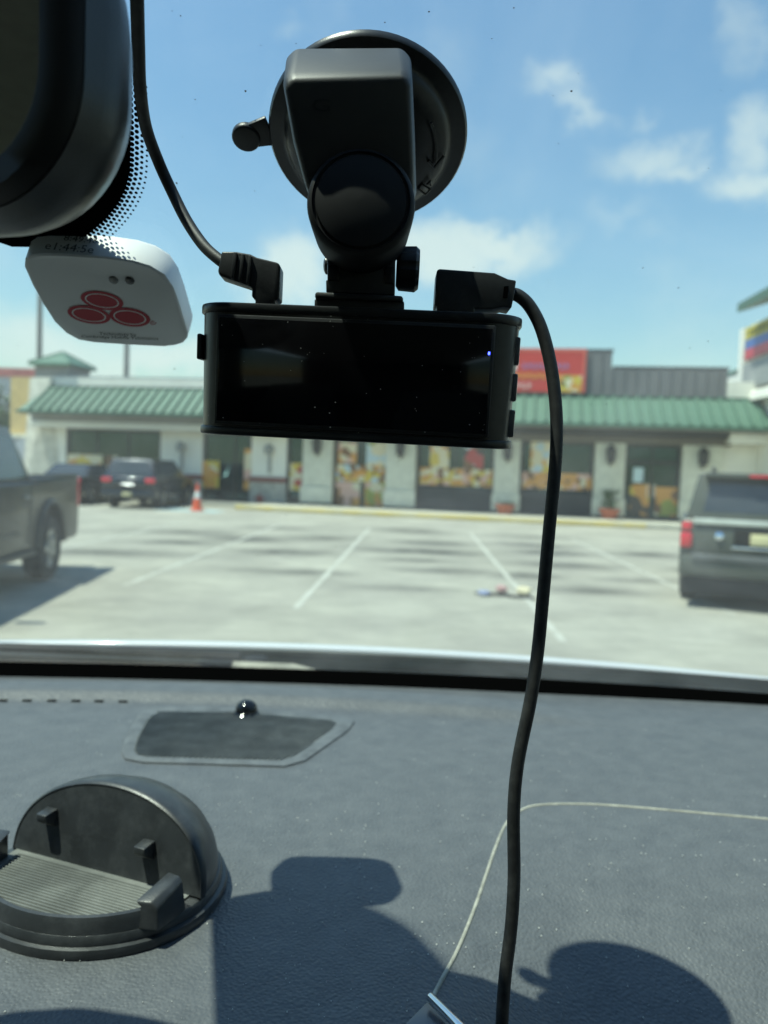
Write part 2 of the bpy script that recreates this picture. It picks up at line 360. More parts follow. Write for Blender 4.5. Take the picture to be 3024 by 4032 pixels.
# vent trim at the bottom edge
a, b = Vector((0.0256, 0.3018, 1.338)), Vector((0.0355, 0.2865, 1.338)); d = b - a
mb = MB(); mb.tube([a, a + d * .04, a + d * 3], [0.0013, 0.0018, 0.0022], 12); mb.build('chrome_trim', CHROME, dash)
mb = MB(); mb.prism([Vector(p) for p in ((0.0251, 0.3033, 1.335), (0.0329, 0.2899, 1.335), (0.0396, 0.2777, 1.335), (0.0043, 0.276, 1.335), (0.015, 0.289, 1.335))], (0, 0, -0.012)); mb.build('vent_panel', GREYGLOSS, dash, bevel=0.0008)
# pale dust flakes lying on the vinyl
mb = MB()
for i in range(1500):
    x = random.uniform(-0.42, 0.36); y = random.choice((random.uniform(0.27, 0.5), random.uniform(0.27, 0.69))); r = random.choice((0.00018, 0.00022, 0.00028, 0.00045)); z = dash_z(x, y) + 0.0004
    k = random.uniform(0, 6); mb.loft([[(x + r * math.cos(k + q * 2.1), y + r * 1.5 * math.sin(k + q * 2.1), z) for q in range(3)], [(x + r * .6 * math.cos(k + q * 2.1), y + r * .6 * math.sin(k + q * 2.1), z + r * .8) for q in range(3)]])
tag(mb.build('dust_flakes', mat('dust_flake', (0.62, 0.62, 0.58), 0.6, var=0.1), dash, flat=True), kind='stuff')

# windshield
def gx(u): return -0.95 + 1.61 * u
mb = MB(); ng = 32; gl = [[on_glass(gx(i / ng), (0.80 - bow(gx(i / ng))) * (1 - v) + 0.02 * v, o) for i in range(ng + 1)] for v, o in ((0, 0.0), (1, 0.0), (1, -0.005), (0, -0.005))]
mb.loft(gl + [gl[0]], False, False, closed=False)
for k in (0, ng): mb.poly([r_[k] for r_ in gl])
ws = mb.build('windshield', WIND, car, angle=30)
mb = MB(); nb = 40
xs_ = [-0.93 + 1.56 * i / nb for i in range(nb + 1)]; lo = [Vector((x, front(x) - 0.004, ZD - 0.0055)) for x in xs_]; hi = [on_glass(x, 0.788 - bow(x), 0.001) for x in xs_]
mb.loft([lo, hi], False, False, closed=False); mb.build('frit_band', FRIT, ws)
# frit patch behind the mirror, with the fading dots along its edge
edge = [(-0.0995, 0.2907, 1.6915), (-0.1022, 0.301, 1.6843), (-0.1051, 0.3111, 1.6772), (-0.1087, 0.3216, 1.6699), (-0.1127, 0.3281, 1.6653), (-0.1174, 0.3337, 1.6614), (-0.1248, 0.3401, 1.6569), (-0.1353, 0.3471, 1.6521), (-0.1491, 0.3531, 1.6478)]
patch = [(p[0], p[1]) for p in edge] + [(-0.172, 0.353), (-0.190, 0.346), (-0.202, 0.330), (-0.212, 0.05), (-0.09, 0.05), (-0.094, 0.22)]
mb = MB(); mb.poly([on_glass(x, y, 0.0012) for x, y in patch]); mb.build('frit_patch', FRIT, ws)
mb = MB(); ed = catmull(edge, 40); acc = 0.0; stepd = 0.00235; last = ed[0]; k = 0
path2 = [Vector((p[0], -p[1] / GC)) for p in ed]
pts = [path2[0]]
for p in path2[1:]:
    while (p - pts[-1]).length >= stepd: pts.append(pts[-1] + (p - pts[-1]).normalized() * stepd)
for i, p in enumerate(pts[:-1]):
    t = (pts[i + 1] - p).normalized(); n = Vector((-t.y, t.x))
    if n.x < 0: n = -n
    for r_ in range(4):
        q = p + n * (0.0004 + r_ * 0.00195) + t * (stepd * 0.5 * (r_ % 2)); rad = (0.00105, 0.00088, 0.00070, 0.00052)[r_]
        cc = on_glass(q.x, -q.y * GC, 0.0012)
        mb.poly([cc + Vector((rad, 0, 0)) * math.cos(a_ * math.pi / 5) + GUP * rad * math.sin(a_ * math.pi / 5) for a_ in range(10)])
tag(mb.build('frit_dots', FRIT, ws, flat=True), kind='stuff')
mb = MB(); mb2 = MB()      # specks of grime and pale chips on the glass
for i in range(260):
    y = random.uniform(0.24, 0.74); x = random.uniform(-0.5, 0.5) * y * 1.05; r = random.choice((0.0002, 0.00025, 0.0003, 0.0004, 0.00055)) * random.uniform(.7, 1.2)
    cc = on_glass(x, y, -0.0058); k = random.uniform(0, 6); s_ = random.uniform(0.5, 1)
    (mb if random.random() < 0.6 else mb2).poly([cc + Vector((r, 0, 0)) * math.cos(k + a_) * (1 + .3 * math.sin(3 * a_ + k)) + GUP * r * s_ * math.sin(k + a_) for a_ in (0, 1, 2.1, 3.1, 4.2, 5.2)])
tag(mb.build('grime_specks', mat('grime', (0.06, 0.06, 0.05), 0.9, var=0.2), ws, flat=True), kind='stuff')
tag(mb2.build('pale_specks', mat('pale_grit', (0.6, 0.6, 0.56), 0.8, var=0.1), ws, flat=True), kind='stuff')

# cowl, wiper and the rear edge of the hood beyond the glass
def hood_z(x): return EYE - 0.2565 - 0.048 * (x + 0.10) ** 2
mb = MB(); prof = [(0.0, -0.0060), (0.0, -0.0032), (0.002, -0.0008), (0.012, 0.0), (0.03, -0.003), (0.3, -0.075), (0.7, -0.20), (1.1, -0.36), (1.25, -0.50)]
mb.grid(lambda u, v: (-0.95 + 1.60 * u, 1.10 - 0.02 * (-0.83 + 1.60 * u) ** 2 + prof[round(v * 8)][0], hood_z(-0.95 + 1.60 * u) + prof[round(v * 8)][1]), 48, 8); mb.build('hood', HOODPAINT, car, angle=60)
mb = MB(); cp = [(0.806, -0.2195), (0.83, -0.2255), (0.88, -0.236), (0.95, -0.249), (1.03, -0.2585), (1.098, -0.2635)]
mb.grid(lambda u, v: (-0.95 + 1.60 * u, cp[round(v * 5)][0] - 0.06 * (-0.83 + 1.6 * u) ** 2, EYE + cp[round(v * 5)][1] - 0.02 * (-0.83 + 1.6 * u) ** 2), 40, 5); mb.build('cowl', COWL, car)
wp = mat('wiper_black', (0.014, 0.015, 0.016), 0.6, var=0.2, spec=0.2)
mb = MB(); mb.prism([(-0.75, 0.865, EYE - 0.2235), (-0.75, 0.877, EYE - 0.2235), (-0.17, 0.895, EYE - 0.2285), (-0.17, 0.883, EYE - 0.2285)], (0, 0, -0.010)); w_ = mb.build('wiper_blade', wp, car, bevel=0.002)
mb = MB(); mb.tube([(-0.75, 0.93, EYE - 0.236), (-0.45, 0.955, EYE - 0.240), (-0.18, 0.985, EYE - 0.250)], [0.006, 0.008, 0.011], 10); mb.build('wiper_arm', wp, w_)
mb = MB(); mb.lathe([(0.022, -0.02), (0.022, 0.0), (0.015, 0.01), (0, 0.012)], (-0.16, 0.99, EYE - 0.258), (0, 0, 1), 20); mb.build('wiper_pivot', wp, w_)
mb = MB(); mb.loft([[(-0.235, 0.88, EYE - 0.240), (-0.10, 0.88, EYE - 0.240), (-0.06, 0.92, EYE - 0.244), (-0.25, 0.93, EYE - 0.244)], [(-0.215, 0.885, EYE - 0.2285), (-0.12, 0.885, EYE - 0.2305), (-0.10, 0.915, EYE - 0.234), (-0.22, 0.915, EYE - 0.233)]])
mb.build('cowl_lit_patch', mat('cream_lit_plastic', (0.33, 0.31, 0.24), 0.7, var=0.3, scale=40), car, bevel=0.004)  # cream-lit patch of the cowl, the light put into its pale colour

# the cabin round the camera: headliner, pillars, doors, floor, rear
mb = MB(); mb.grid(lambda u, v: (-0.92 + 1.54 * u, 0.04 - 2.5 * v, EYE + 0.335 + 0.05 * math.sin(math.pi * v) + 0.03 * math.sin(math.pi * u)), 16, 12); mb.build('headliner', ROOFCLOTH, car)
for sx, xi in ((-0.95, -0.90), (0.66, 0.60)):
    mb = MB(); mb.tube([(sx, 0.82, EYE - 0.22), ((sx + xi) / 2, 0.42, EYE + 0.06), (xi, 0.03, EYE + 0.33)], 0.035, 8); mb.build('windshield_pillar', LINER, car)
for sx in (-0.93, 0.63):
    mb = MB(); mb.box(sx - 0.03, sx + 0.03, -2.3, 0.86, EYE - 1.2, EYE - 0.14); mb.build('door_panel', LINER, car, bevel=0.01)
    for y0, y1 in ((-0.9, -0.72), (-2.35, -2.0)):
        mb = MB(); mb.box(sx - 0.03, sx + 0.03, y0, y1, EYE - 0.145, EYE + 0.36); mb.build('door_pillar', LINER, car)
    mb = MB(); mb.loft([[(sx + o, y, z) for y, z in ((0.8, EYE - 0.15), (0.06, EYE + 0.33), (-2.1, EYE + 0.35), (-2.1, EYE - 0.15))] for o in (0, 0.004)]); mb.build('side_window', TINT, car, flat=True)
mb = MB(); mb.box(-0.95, 0.66, -2.45, -2.35, EYE - 1.2, EYE + 0.36); mb.build('cabin_rear', LINER, car)
mb = MB(); mb.box(-0.95, 0.66, -2.4, 0.9, EYE - 1.25, EYE - 1.2); mb.build('cabin_floor', LINER, car)
for x in (-0.52, 0.22):
    mb = MB(); mb.loft([[(x - .24, -0.62, EYE - 0.75), (x + .24, -0.62, EYE - 0.75), (x + .24, -0.78, EYE - 0.75), (x - .24, -0.78, EYE - 0.75)], [(x - .24, -0.74, EYE - 0.35), (x + .24, -0.74, EYE - 0.35), (x + .24, -0.88, EYE - 0.35), (x - .24, -0.88, EYE - 0.35)], [(x - .18, -0.88, EYE - 0.08), (x + .18, -0.88, EYE - 0.08), (x + .18, -0.96, EYE - 0.08), (x - .18, -0.96, EYE - 0.08)]]); mb.build('seat_back', LINER, car, bevel=0.03)

# =================================================================== rear-view mirror
mir_c = Vector((-0.1715, 0.2035, EYE + 0.0955))
PSI = R(16)
mr = thing('rear_view_mirror', mir_c + Vector((0, 0, -0.04)), 'grey-black rear-view mirror housing cut off at top left', 'mirror')
MF = frame(mir_c, (math.cos(PSI), -math.sin(PSI), 0), (math.sin(PSI), math.cos(PSI), 0), (0, 0, 1))
def rrect(w, h, r, n=8, sk=0.0):
    out = []
    for cx, cz, a0 in ((w - r, h - r, 0), (-w + r, h - r, 90), (-w + r, -h + r, 180), (w - r, -h + r, 270)):
        for k in range(n + 1): a = R(a0 + 90 * k / n); out.append((cx + r * math.cos(a), cz + r * math.sin(a)))
    return out
def ring(w, h, r, y, n=8, dz=0): return [(x, y, z + dz) for x, z in rrect(w, h, r, n)]
HOUSE = mat('mirror_housing', (0.028, 0.03, 0.03), 0.33, var=0.1, scale=30, bump=0.00008, bscale=2200, dust=0.03)
mb = MB(MF); mb.loft([ring(0.1035, 0.0375, 0.029, 0.0035, 12), ring(0.1045, 0.0385, 0.030, 0.009, 12), ring(0.1055, 0.0395, 0.031, 0.013, 12), ring(0.1042, 0.0385, 0.031, 0.019, 12), ring(0.099, 0.0345, 0.029, 0.028, 12), ring(0.082, 0.026, 0.022, 0.036, 12), ring(0.06, 0.014, 0.012, 0.040, 12)], False, True); mb.build('housing', HOUSE, mr, angle=60)
mb = MB(MF); mb.loft([ring(0.0935, 0.030, 0.023, 0.0015, 12), ring(0.094, 0.0305, 0.0235, 0.0, 12), ring(0.100, 0.0355, 0.0275, -0.0005, 12), ring(0.1032, 0.0372, 0.029, 0.0035, 12)], False, False); mb.build('bezel', mat('mirror_bezel', (0.008, 0.009, 0.010), 0.5, var=0.0), mr, angle=60)
mb = MB(MF); mb.poly(ring(0.0935, 0.030, 0.023, 0.0015, 12)); mb.build('mirror_glass', mat('mirror_silver', (0.42, 0.45, 0.40), 0.02, 1.0, var=0.0), mr)
mb = MB(); mb.tube([mir_c + Vector((0.016, 0.042, 0.0)), Vector((-0.156, 0.275, EYE + 0.125)), on_glass(-0.156, 0.285, 0.002)], [0.010, 0.011, 0.016], 14); mb.build('stalk', BLK, mr)

# =================================================================== dash camera on its suction mount
dc0 = Vector((-0.0121, 0.265, 1.5823))
dcam = thing('dash_camera', dc0 + Vector((0, 0.018, -0.024)), 'black dash camera with blank screen hanging from a suction mount', 'dash camera')
ps, tl = R(4.0), R(3.5)
ex = Vector((math.cos(ps), -math.sin(ps), -0.019)).normalized(); ez = Vector((0.019, math.sin(tl) * -1, 1)).normalized(); ey = ez.cross(ex)
DF = frame(dc0, ex, ey, ez)
def plan(w, d0, d1, r, z, n=7):
    return [(x, (d0 + d1) / 2 + y, z) for x, y in rrect(w, (d1 - d0) / 2, r, n)]
K = 0.265 / 3030
mb = MB(DF); mb.loft([plan(0.0552, 0.0, 0.036, 0.0125, -0.0195), plan(0.0556, 0.0, 0.036, 0.0125, 0.0), plan(0.0559, 0.0, 0.036, 0.0125, 0.0195)]); body = mb.build('body', BLK_SATIN, dcam)
for z0, z1, nm in ((0.0195, 0.0228, 'top_cap'), (-0.0225, -0.0195, 'bottom_cap')):
    w = 0.0568 if z0 > 0 else 0.0562
    mb = MB(DF); mb.loft([plan(w, -0.0006, 0.0366, 0.0131, z0), plan(w, -0.0006, 0.0366, 0.0131, z1)]); mb.build(nm, BLK_SATIN, dcam, bevel=0.0007)
mb = MB(DF); mb.box(-0.0478, 0.0470, -0.0011, 0.002, -0.0188, 0.0186); scr = mb.build('screen_bezel', BLK, dcam, bevel=0.0005)
mb = MB(DF); mb.box(-0.0468, 0.0460, -0.0016, 0.001, -0.0176, 0.0174); mb.build('screen', SCREEN, scr, bevel=0.0002)
mb = MB(DF); mb.box(0.0450, 0.0456, -0.00175, -0.0015, 0.0088, 0.0098); mb.build('indicator_light', emit_mat('blue_led', (0.05, 0.08, 1.0), 3.0), dcam)
for k in range(3):
    z = 0.0115 - 0.0125 * k
    mb = MB(DF); mb.box(0.0500, 0.0564, 0.0085, 0.0150, z - 0.0048, z + 0.0048); mb.build('button', mat('grey_button', (0.10, 0.105, 0.11), 0.35, var=0.05), dcam, bevel=0.0006)
mb = MB(DF); mb.box(-0.0570, -0.0552, 0.006, 0.014, 0.0035, 0.0125); mb.build('side_button', BLK, dcam, bevel=0.0006)
mb = MB(DF); mb.lathe([(0.014, 0.036), (0.014, 0.042), (0.011, 0.046), (0.0, 0.0465)], (0, 0, 0.0), (0, 1, 0), 32); mb.build('lens', SCREEN, dcam)
mb = MB(DF)      # stray dust on the screen and its surround
for i in range(46):
    x, z, r = random.uniform(-0.050, 0.050), random.uniform(-0.020, 0.020), random.choice((0.00008, 0.0001, 0.00016)); k = random.uniform(0, 6)
    mb.poly([(x + r * math.cos(k + a_) * 1.4, -0.0019, z + r * math.sin(k + a_)) for a_ in (0, 1.3, 2.6, 3.9, 5.1)])
tag(mb.build('screen_dust', mat('pale_dust', (0.55, 0.55, 0.52), 0.8, var=0.1), dcam, flat=True), kind='stuff')
# slide-in foot, hinge block and knob
mb = MB(); mb.prism([(-0.0266, 0.268, 1.6084), (0.0043, 0.268, 1.6088), (0.0045, 0.268, 1.6047), (-0.0265, 0.268, 1.6042)], (0, 0.024, 0)); mb.build('slide_foot', BLK, dcam, bevel=0.0006)
mb = MB(); mb.prism([(-0.0263, 0.2665, 1.6105), (0.0037, 0.2665, 1.6102), (0.0041, 0.2665, 1.6082), (-0.0264, 0.2665, 1.6081)], (0, 0.027, 0)); mb.build('foot_plate', BLK, dcam, bevel=0.0008)
mb = MB(); mb.prism([(-0.0229, 0.27, 1.6328), (0.0008, 0.27, 1.6337), (0.0008, 0.27, 1.622), (0.001, 0.27, 1.6112), (-0.0228, 0.27, 1.6112), (-0.023, 0.27, 1.6152), (-0.0225, 0.27, 1.6154)], (0, 0.020, 0)); mb.build('hinge_block', BLK, dcam, bevel=0.0007)
mb = MB(); mb.prism([(-0.0227, 0.2695, 1.6206), (-0.0185, 0.2695, 1.6207), (-0.0183, 0.2695, 1.6151), (-0.0225, 0.2695, 1.6151)], (0, 0.003, 0)); mb.prism([(-0.0031, 0.2695, 1.6209), (0.0008, 0.2695, 1.6209), (0.0007, 0.2695, 1.6147), (-0.0029, 0.2695, 1.6147)], (0, 0.003, 0)); mb.build('hinge_ear', BLK_SATIN, dcam, bevel=0.0005)
a, b = Vector((0.0012, 0.279, 1.6224)), Vector((0.0093, 0.279, 1.6223)); d = (b - a).normalized(); L_ = (b - a).length
mb = MB(); seg = 48
A_ = d.orthogonal().normalized(); B_ = d.cross(A_)
mb.loft([[a + d * h + (A_ * math.cos(k * 2 * math.pi / seg) + B_ * math.sin(k * 2 * math.pi / seg)) * (r * (1 - (0.06 if (k % 6) in (0, 1) else 0))) for k in range(seg)] for r, h in ((0.0060, 0), (0.0076, 0.0011), (0.0079, L_ - 0.0013), (0.0068, L_))])
mb.build('knob', BLK, dcam, angle=25)
mb = MB(); mb.lathe([(0.0032, 0.0), (0.0030, 0.0008), (0.0018, 0.0014), (0, 0.0016)], (-0.0233, 0.279, 1.6226), (-1, 0, -0.02), 20); mb.build('hinge_bolt', BLK_SATIN, dcam)
# arm: tapered block leaning from the suction cup towards us, round pivot at its lower end
fr = [(-0.0352, 0.2442, 1.6671), (-0.0331, 0.2433, 1.6693), (0.0012, 0.243, 1.6713), (0.003, 0.2438, 1.6695), (0.0046, 0.2498, 1.6544), (0.0055, 0.2544, 1.6419), (0.0021, 0.257, 1.6346), (-0.0044, 0.2586, 1.6299), (-0.0113, 0.2591, 1.6282), (-0.0183, 0.2587, 1.6291), (-0.0244, 0.2573, 1.6329), (-0.0285, 0.2544, 1.6407), (-0.0322, 0.2498, 1.6531)]
bk = [(-0.0388, 0.2673, 1.6879), (-0.0353, 0.266, 1.6908), (0.0001, 0.2659, 1.6922), (0.0035, 0.2672, 1.6897), (0.0061, 0.2773, 1.6677), (0.0075, 0.2843, 1.651), (0.0048, 0.2878, 1.6421), (-0.0039, 0.2897, 1.6368), (-0.0125, 0.2902, 1.6353), (-0.0213, 0.2897, 1.6362), (-0.0293, 0.2878, 1.6408), (-0.0318, 0.2843, 1.6496), (-0.035, 0.2779, 1.6648)]
mid = [(-0.0366, 0.2469, 1.6705), (-0.034, 0.246, 1.6727), (0.0015, 0.2457, 1.6748), (0.0039, 0.2467, 1.6724), (0.0054, 0.2531, 1.6559), (0.0063, 0.2579, 1.643), (0.0028, 0.2606, 1.6353), (-0.0042, 0.2622, 1.6304), (-0.0114, 0.2627, 1.6285), (-0.0187, 0.2623, 1.6295), (-0.0252, 0.2609, 1.6335), (-0.0294, 0.2579, 1.6418), (-0.0335, 0.2531, 1.6545)]
mb = MB(); mb.loft([fr, mid, bk]); arm = mb.build('mount_arm', mat('mount_satin', (0.034, 0.035, 0.035), 0.48, var=0.05, scale=60, bump=0.00004, bscale=2600), dcam, bevel=0.0016, bseg=3, angle=28)
pc = Vector((-0.0109, 0.249, 1.6354))
mb = MB(); mb.lathe([(0.0166, 0.024), (0.0172, 0.010), (0.0174, 0.0035), (0.0171, 0.0014), (0.0163, 0.0003), (0.0157, 0.0), (0.0153, 0.0006), (0.0148, 0.0006), (0.0144, -0.0002), (0.010, -0.0012), (0.005, -0.0018), (0, -0.0020)], pc, (-0.02, 0.97, -0.03), 64); mb.build('pivot_cap', mat('pivot_black', (0.010, 0.0105, 0.0115), 0.62, var=0.1, scale=90, spec=0.3), dcam, angle=50)
o_ = Vector((-0.0271, 0.2462, 1.6611))
text = text_mesh('G', o_, Vector((-0.0214, 0.2462, 1.6612)) - o_, Vector((-0.027, 0.2455, 1.6646)) - o_, (0, -0.0004, 0)); text.build('embossed_letter', BLK_SATIN, arm, flat=True)
# suction cup on the glass
cc = on_glass(-0.0115, 0.3060, 0.0005); NI = -GNV
mb = MB(); mb.lathe([(0.0382, 0.0), (0.0382, 0.0022), (0.0375, 0.0032), (0.0334, 0.0042), (0.0320, 0.0048), (0.0312, 0.0062), (0.0298, 0.0085), (0.024, 0.0115), (0.016, 0.0135), (0.0, 0.014)], cc, NI, 72); cup = mb.build('suction_cup', BLK_SATIN, dcam, angle=40)
tb = Vector((-0.0588, 0.3071, 1.6788)); t0 = on_glass(-0.049, tb.y - 0.002, 0.001)
mb = MB(); mb.lathe([(0.0056, 0), (0.0056, 0.0022), (0.0050, 0.003), (0, 0.0031)], tb, NI, 28); dv = (t0 - tb)
sd = NI.cross(dv.normalized()) * 0.0044
mb.prism([tb + sd, t0 + sd * 1.3, t0 - sd * 1.3, tb - sd], NI * 0.002); mb.build('release_tab', BLK, dcam, bevel=0.0004)
mb = MB(); A0 = Vector((1, 0, 0)); B0 = GUP
def on_cup(rad, ang, h): return cc + (A0 * math.cos(ang) + B0 * math.sin(ang)) * rad + NI * h
ht = 0.0105
mb.tube([on_cup(0.0265, R(28 - 5 * k), 0.0117) for k in range(8)], 0.0006, 6)
mb.tube([on_cup(0.0235, R(-5), 0.0127), on_cup(0.0265, R(-12), 0.0117), on_cup(0.0295, R(-3), 0.0098)], 0.0006, 6)
lc = [on_cup(0.0275 + dx, R(-34) + da, 0.0112) for dx, da in ((-.002, -.05), (.002, -.05), (.002, .05), (-.002, .05), (-.002, -.05))]
mb.tube(lc, 0.0005, 6); mb.tube([on_cup(0.027, R(-29), 0.0114), on_cup(0.0275, R(-25), 0.0112), on_cup(0.029, R(-29), 0.0103)], 0.0005, 6)
mb.build('raised_marks', BLK_SATIN, cup)

# =================================================================== cables of the camera
cb = thing('power_cable', Vector((0.0222, 0.268, 1.6046)), 'black power cable with angled plug hanging straight down across the view', 'cable')
pl = [(0.0158, 0.27, 1.6048), (0.0287, 0.27, 1.6045), (0.0287, 0.27, 1.6075), (0.0346, 0.27, 1.6075), (0.039, 0.27, 1.6085), (0.0416, 0.27, 1.6081), (0.0423, 0.27, 1.6127), (0.0428, 0.27, 1.6176), (0.0399, 0.27, 1.618), (0.0352, 0.27, 1.6199), (0.016, 0.27, 1.6206), (0.0152, 0.27, 1.62), (0.0149, 0.27, 1.6086), (0.0157, 0.27, 1.6079)]
mb = MB(); mb.prism(pl, (0, 0.011, 0)); mb.build('plug', BLK, cb, bevel=0.0014, bseg=3, angle=30)
mb = MB(); mb.prism([(0.0386, 0.2693, 1.6152), (0.0401, 0.2693, 1.6154), (0.0399, 0.2693, 1.6114), (0.0384, 0.2693, 1.6115)], (0, 0.003, 0)); mb.build('plug_slot', FRIT, cb)
path = catmull([(0.0414, 0.2755, 1.6141), (0.0445, 0.2755, 1.6137), (0.0487, 0.2755, 1.6102), (0.053, 0.275, 1.6027), (0.0565, 0.274, 1.5911), (0.0587, 0.273, 1.5786), (0.0597, 0.272, 1.5661), (0.0595, 0.271, 1.5527), (0.0583, 0.27, 1.5322), (0.0568, 0.268, 1.5081), (0.0557, 0.267, 1.4894), (0.0537, 0.266, 1.4715), (0.0502, 0.265, 1.45), (0.0493, 0.264, 1.4322), (0.0503, 0.263, 1.4099), (0.0499, 0.262, 1.3921), (0.0482, 0.26, 1.375), (0.0475, 0.258, 1.3571), (0.0472, 0.255, 1.3375)], 6)
mb = MB(); mb.tube(path, 0.00228, 16); mb.build('cord', RUB, cb)
cl = thing('camera_cable', Vector((-0.0437, 0.27, 1.6065)), 'black rear camera cable with ribbed plug running up behind the mirror', 'cable')
pr = [(-0.0475, 0.271, 1.6057), (-0.0405, 0.271, 1.6057), (-0.0406, 0.271, 1.6083), (-0.0392, 0.271, 1.6086), (-0.0391, 0.271, 1.62), (-0.04, 0.271, 1.621), (-0.0474, 0.271, 1.6225), (-0.0496, 0.271, 1.6235), (-0.0545, 0.271, 1.6242), (-0.0596, 0.271, 1.6241), (-0.0608, 0.271, 1.6172), (-0.0601, 0.271, 1.6158), (-0.0565, 0.271, 1.6147), (-0.0493, 0.271, 1.6126), (-0.0487, 0.271, 1.6114), (-0.0488, 0.271, 1.6089), (-0.0475, 0.271, 1.6084)]
mb = MB(); mb.prism(pr, (0, 0.009, 0)); mb.build('plug', BLK, cl, bevel=0.0011, bseg=3, angle=30)
for q in ([(-0.0554, 0.2703, 1.6238), (-0.054, 0.2703, 1.6237), (-0.0548, 0.2703, 1.6145), (-0.0561, 0.2703, 1.6148)], [(-0.0528, 0.2703, 1.6234), (-0.0515, 0.2703, 1.6232), (-0.0522, 0.2703, 1.6137), (-0.0534, 0.2703, 1.6141)], [(-0.0501, 0.2703, 1.623), (-0.0489, 0.2703, 1.6226), (-0.0495, 0.2703, 1.6129), (-0.0507, 0.2703, 1.6133)]):
    mb = MB(); mb.prism(q, (0, 0.0104, 0)); mb.build('strain_rib', BLK, cl, bevel=0.0003)
path = catmull([(-0.0575, 0.2755, 1.6201), (-0.0619, 0.277, 1.6229), (-0.0682, 0.28, 1.6285), (-0.0756, 0.285, 1.6383), (-0.0818, 0.288, 1.6491), (-0.0862, 0.285, 1.6587), (-0.0879, 0.275, 1.6668), (-0.0859, 0.262, 1.6736), (-0.0828, 0.25, 1.6811), (-0.0795, 0.238, 1.6881), (-0.0746, 0.22, 1.6979), (-0.0656, 0.19, 1.7066)], 6)
mb = MB(); mb.tube(path, 0.0021, 14); mb.build('cord', RUB, cl)

# =================================================================== white sensor tag stuck to the glass
TAGW = mat('white_plastic', (0.80, 0.81, 0.80), 0.38, var=0.03, scale=20)
RED = mat('red_print', (0.42, 0.018, 0.035), 0.5, var=0.05); TXT = mat('grey_print', (0.07, 0.07, 0.07), 0.6, var=0.0)
fpts = [Vector(p) for p in [(-0.1636, 0.3467, 1.6346), (-0.1617, 0.3432, 1.6371), (-0.1582, 0.3412, 1.6384), (-0.1525, 0.3405, 1.639), (-0.1425, 0.3404, 1.639), (-0.125, 0.3409, 1.6387), (-0.1143, 0.3421, 1.6378), (-0.1071, 0.3443, 1.6363), (-0.1017, 0.3482, 1.6336), (-0.0994, 0.3541, 1.6295), (-0.0987, 0.3622, 1.6238), (-0.0984, 0.3769, 1.6135), (-0.0993, 0.38, 1.6113), (-0.1021, 0.3829, 1.6093), (-0.1063, 0.3845, 1.6082), (-0.1122, 0.3854, 1.6075), (-0.1304, 0.3852, 1.6077), (-0.1466, 0.3846, 1.6081), (-0.1537, 0.3834, 1.6089), (-0.1583, 0.3799, 1.6113), (-0.1616, 0.3739, 1.6156), (-0.1631, 0.3647, 1.622), (-0.1639, 0.3553, 1.6286)]]
tg = thing('sensor_tag', sum(fpts, Vector()) / len(fpts) + GNV * 0.014, 'white rounded-square sensor tag with red ovals stuck to the windshield', 'sensor tag')
ctr = sum(fpts, Vector()) / len(fpts)
mb = MB(); mb.loft([[ctr + (p - ctr) * 0.975 for p in fpts], [p + GNV * 0.0007 for p in fpts], [ctr + (p - ctr) * 1.012 + GNV * 0.0125 for p in fpts], [ctr + (p - ctr) * 0.99 + GNV * 0.0142 for p in fpts]]); tb_ = mb.build('tag_body', TAGW, tg, angle=40)
def tagp(p): return Vector(p) - GNV * 0.0003
for (c_, e1, e2) in (((-0.1342, 0.3613, 1.6244), (-0.1247, 0.3624, 1.6236), (-0.133, 0.3567, 1.6276)), ((-0.1431, 0.3689, 1.6191), (-0.1334, 0.3701, 1.6183), (-0.1417, 0.3642, 1.6223)), ((-0.1239, 0.3694, 1.6187), (-0.1145, 0.3704, 1.6181), (-0.1226, 0.3646, 1.6221))):
    C = tagp(c_); u = Vector(e1) - Vector(c_); v = Vector(e2) - Vector(c_)
    ell = lambda s, l: [C + u * s * math.cos(k * math.pi / 18) + v * s * (1 + (s - 1) * .3) * math.sin(k * math.pi / 18) - GNV * l for k in range(36)]
    mb = MB(); mb.poly(ell(1.0, 0)); mb.build('red_oval', RED, tb_, flat=True)
    mb = MB(); mb.loft([ell(0.80, 0.00008), ell(0.735, 0.00008)], False, False); mb.build('white_ring', TAGW, tb_, flat=True)
for (o_, e_, h_, s_) in (((-0.142, 0.3796, 1.6116), (-0.1239, 0.3795, 1.6116), (-0.1416, 0.378, 1.6127), 'Technology by'), ((-0.1514, 0.3815, 1.6103), (-0.1137, 0.3813, 1.6104), (-0.151, 0.3801, 1.6113), 'Cambridge Mobile Telematics')):
    text_mesh(s_, tagp(o_), Vector(e_) - Vector(o_), Vector(h_) - Vector(o_), (0, 0, 0)).build('printed_text', TXT, tb_, flat=True)
C = tagp((-0.1135, 0.3719, 1.617)); u = Vector((-0.1121, 0.372, 1.6169)) - C; v = Vector((-0.1132, 0.371, 1.6176)) - C
mb = MB(); mb.loft([[C + u * s * math.cos(k * math.pi / 8) + v * s * math.sin(k * math.pi / 8) for k in range(16)] for s in (1, .75)], False, False); mb.build('registered_ring', RED, tb_, flat=True)
text_mesh('R', C - u * .35 - v * .45, u * .7, v * .95, (0, 0, 0)).build('registered_letter', RED, tb_, flat=True)
for px, cm in (((-0.1254, 0.351, 1.6316), (0.20, 0.20, 0.19)), ((-0.1181, 0.3509, 1.6316), (0.05, 0.05, 0.05))):
    mb = MB(); mb.lathe([(0.0021, -0.0003), (0.0020, 0.0003), (0.0012, 0.0007), (0, 0.0008)], tagp(px), NI, 20); mb.build('tag_lens', mat('lens_%d' % int(cm[0] * 100), cm, 0.1, var=0.0), tb_)
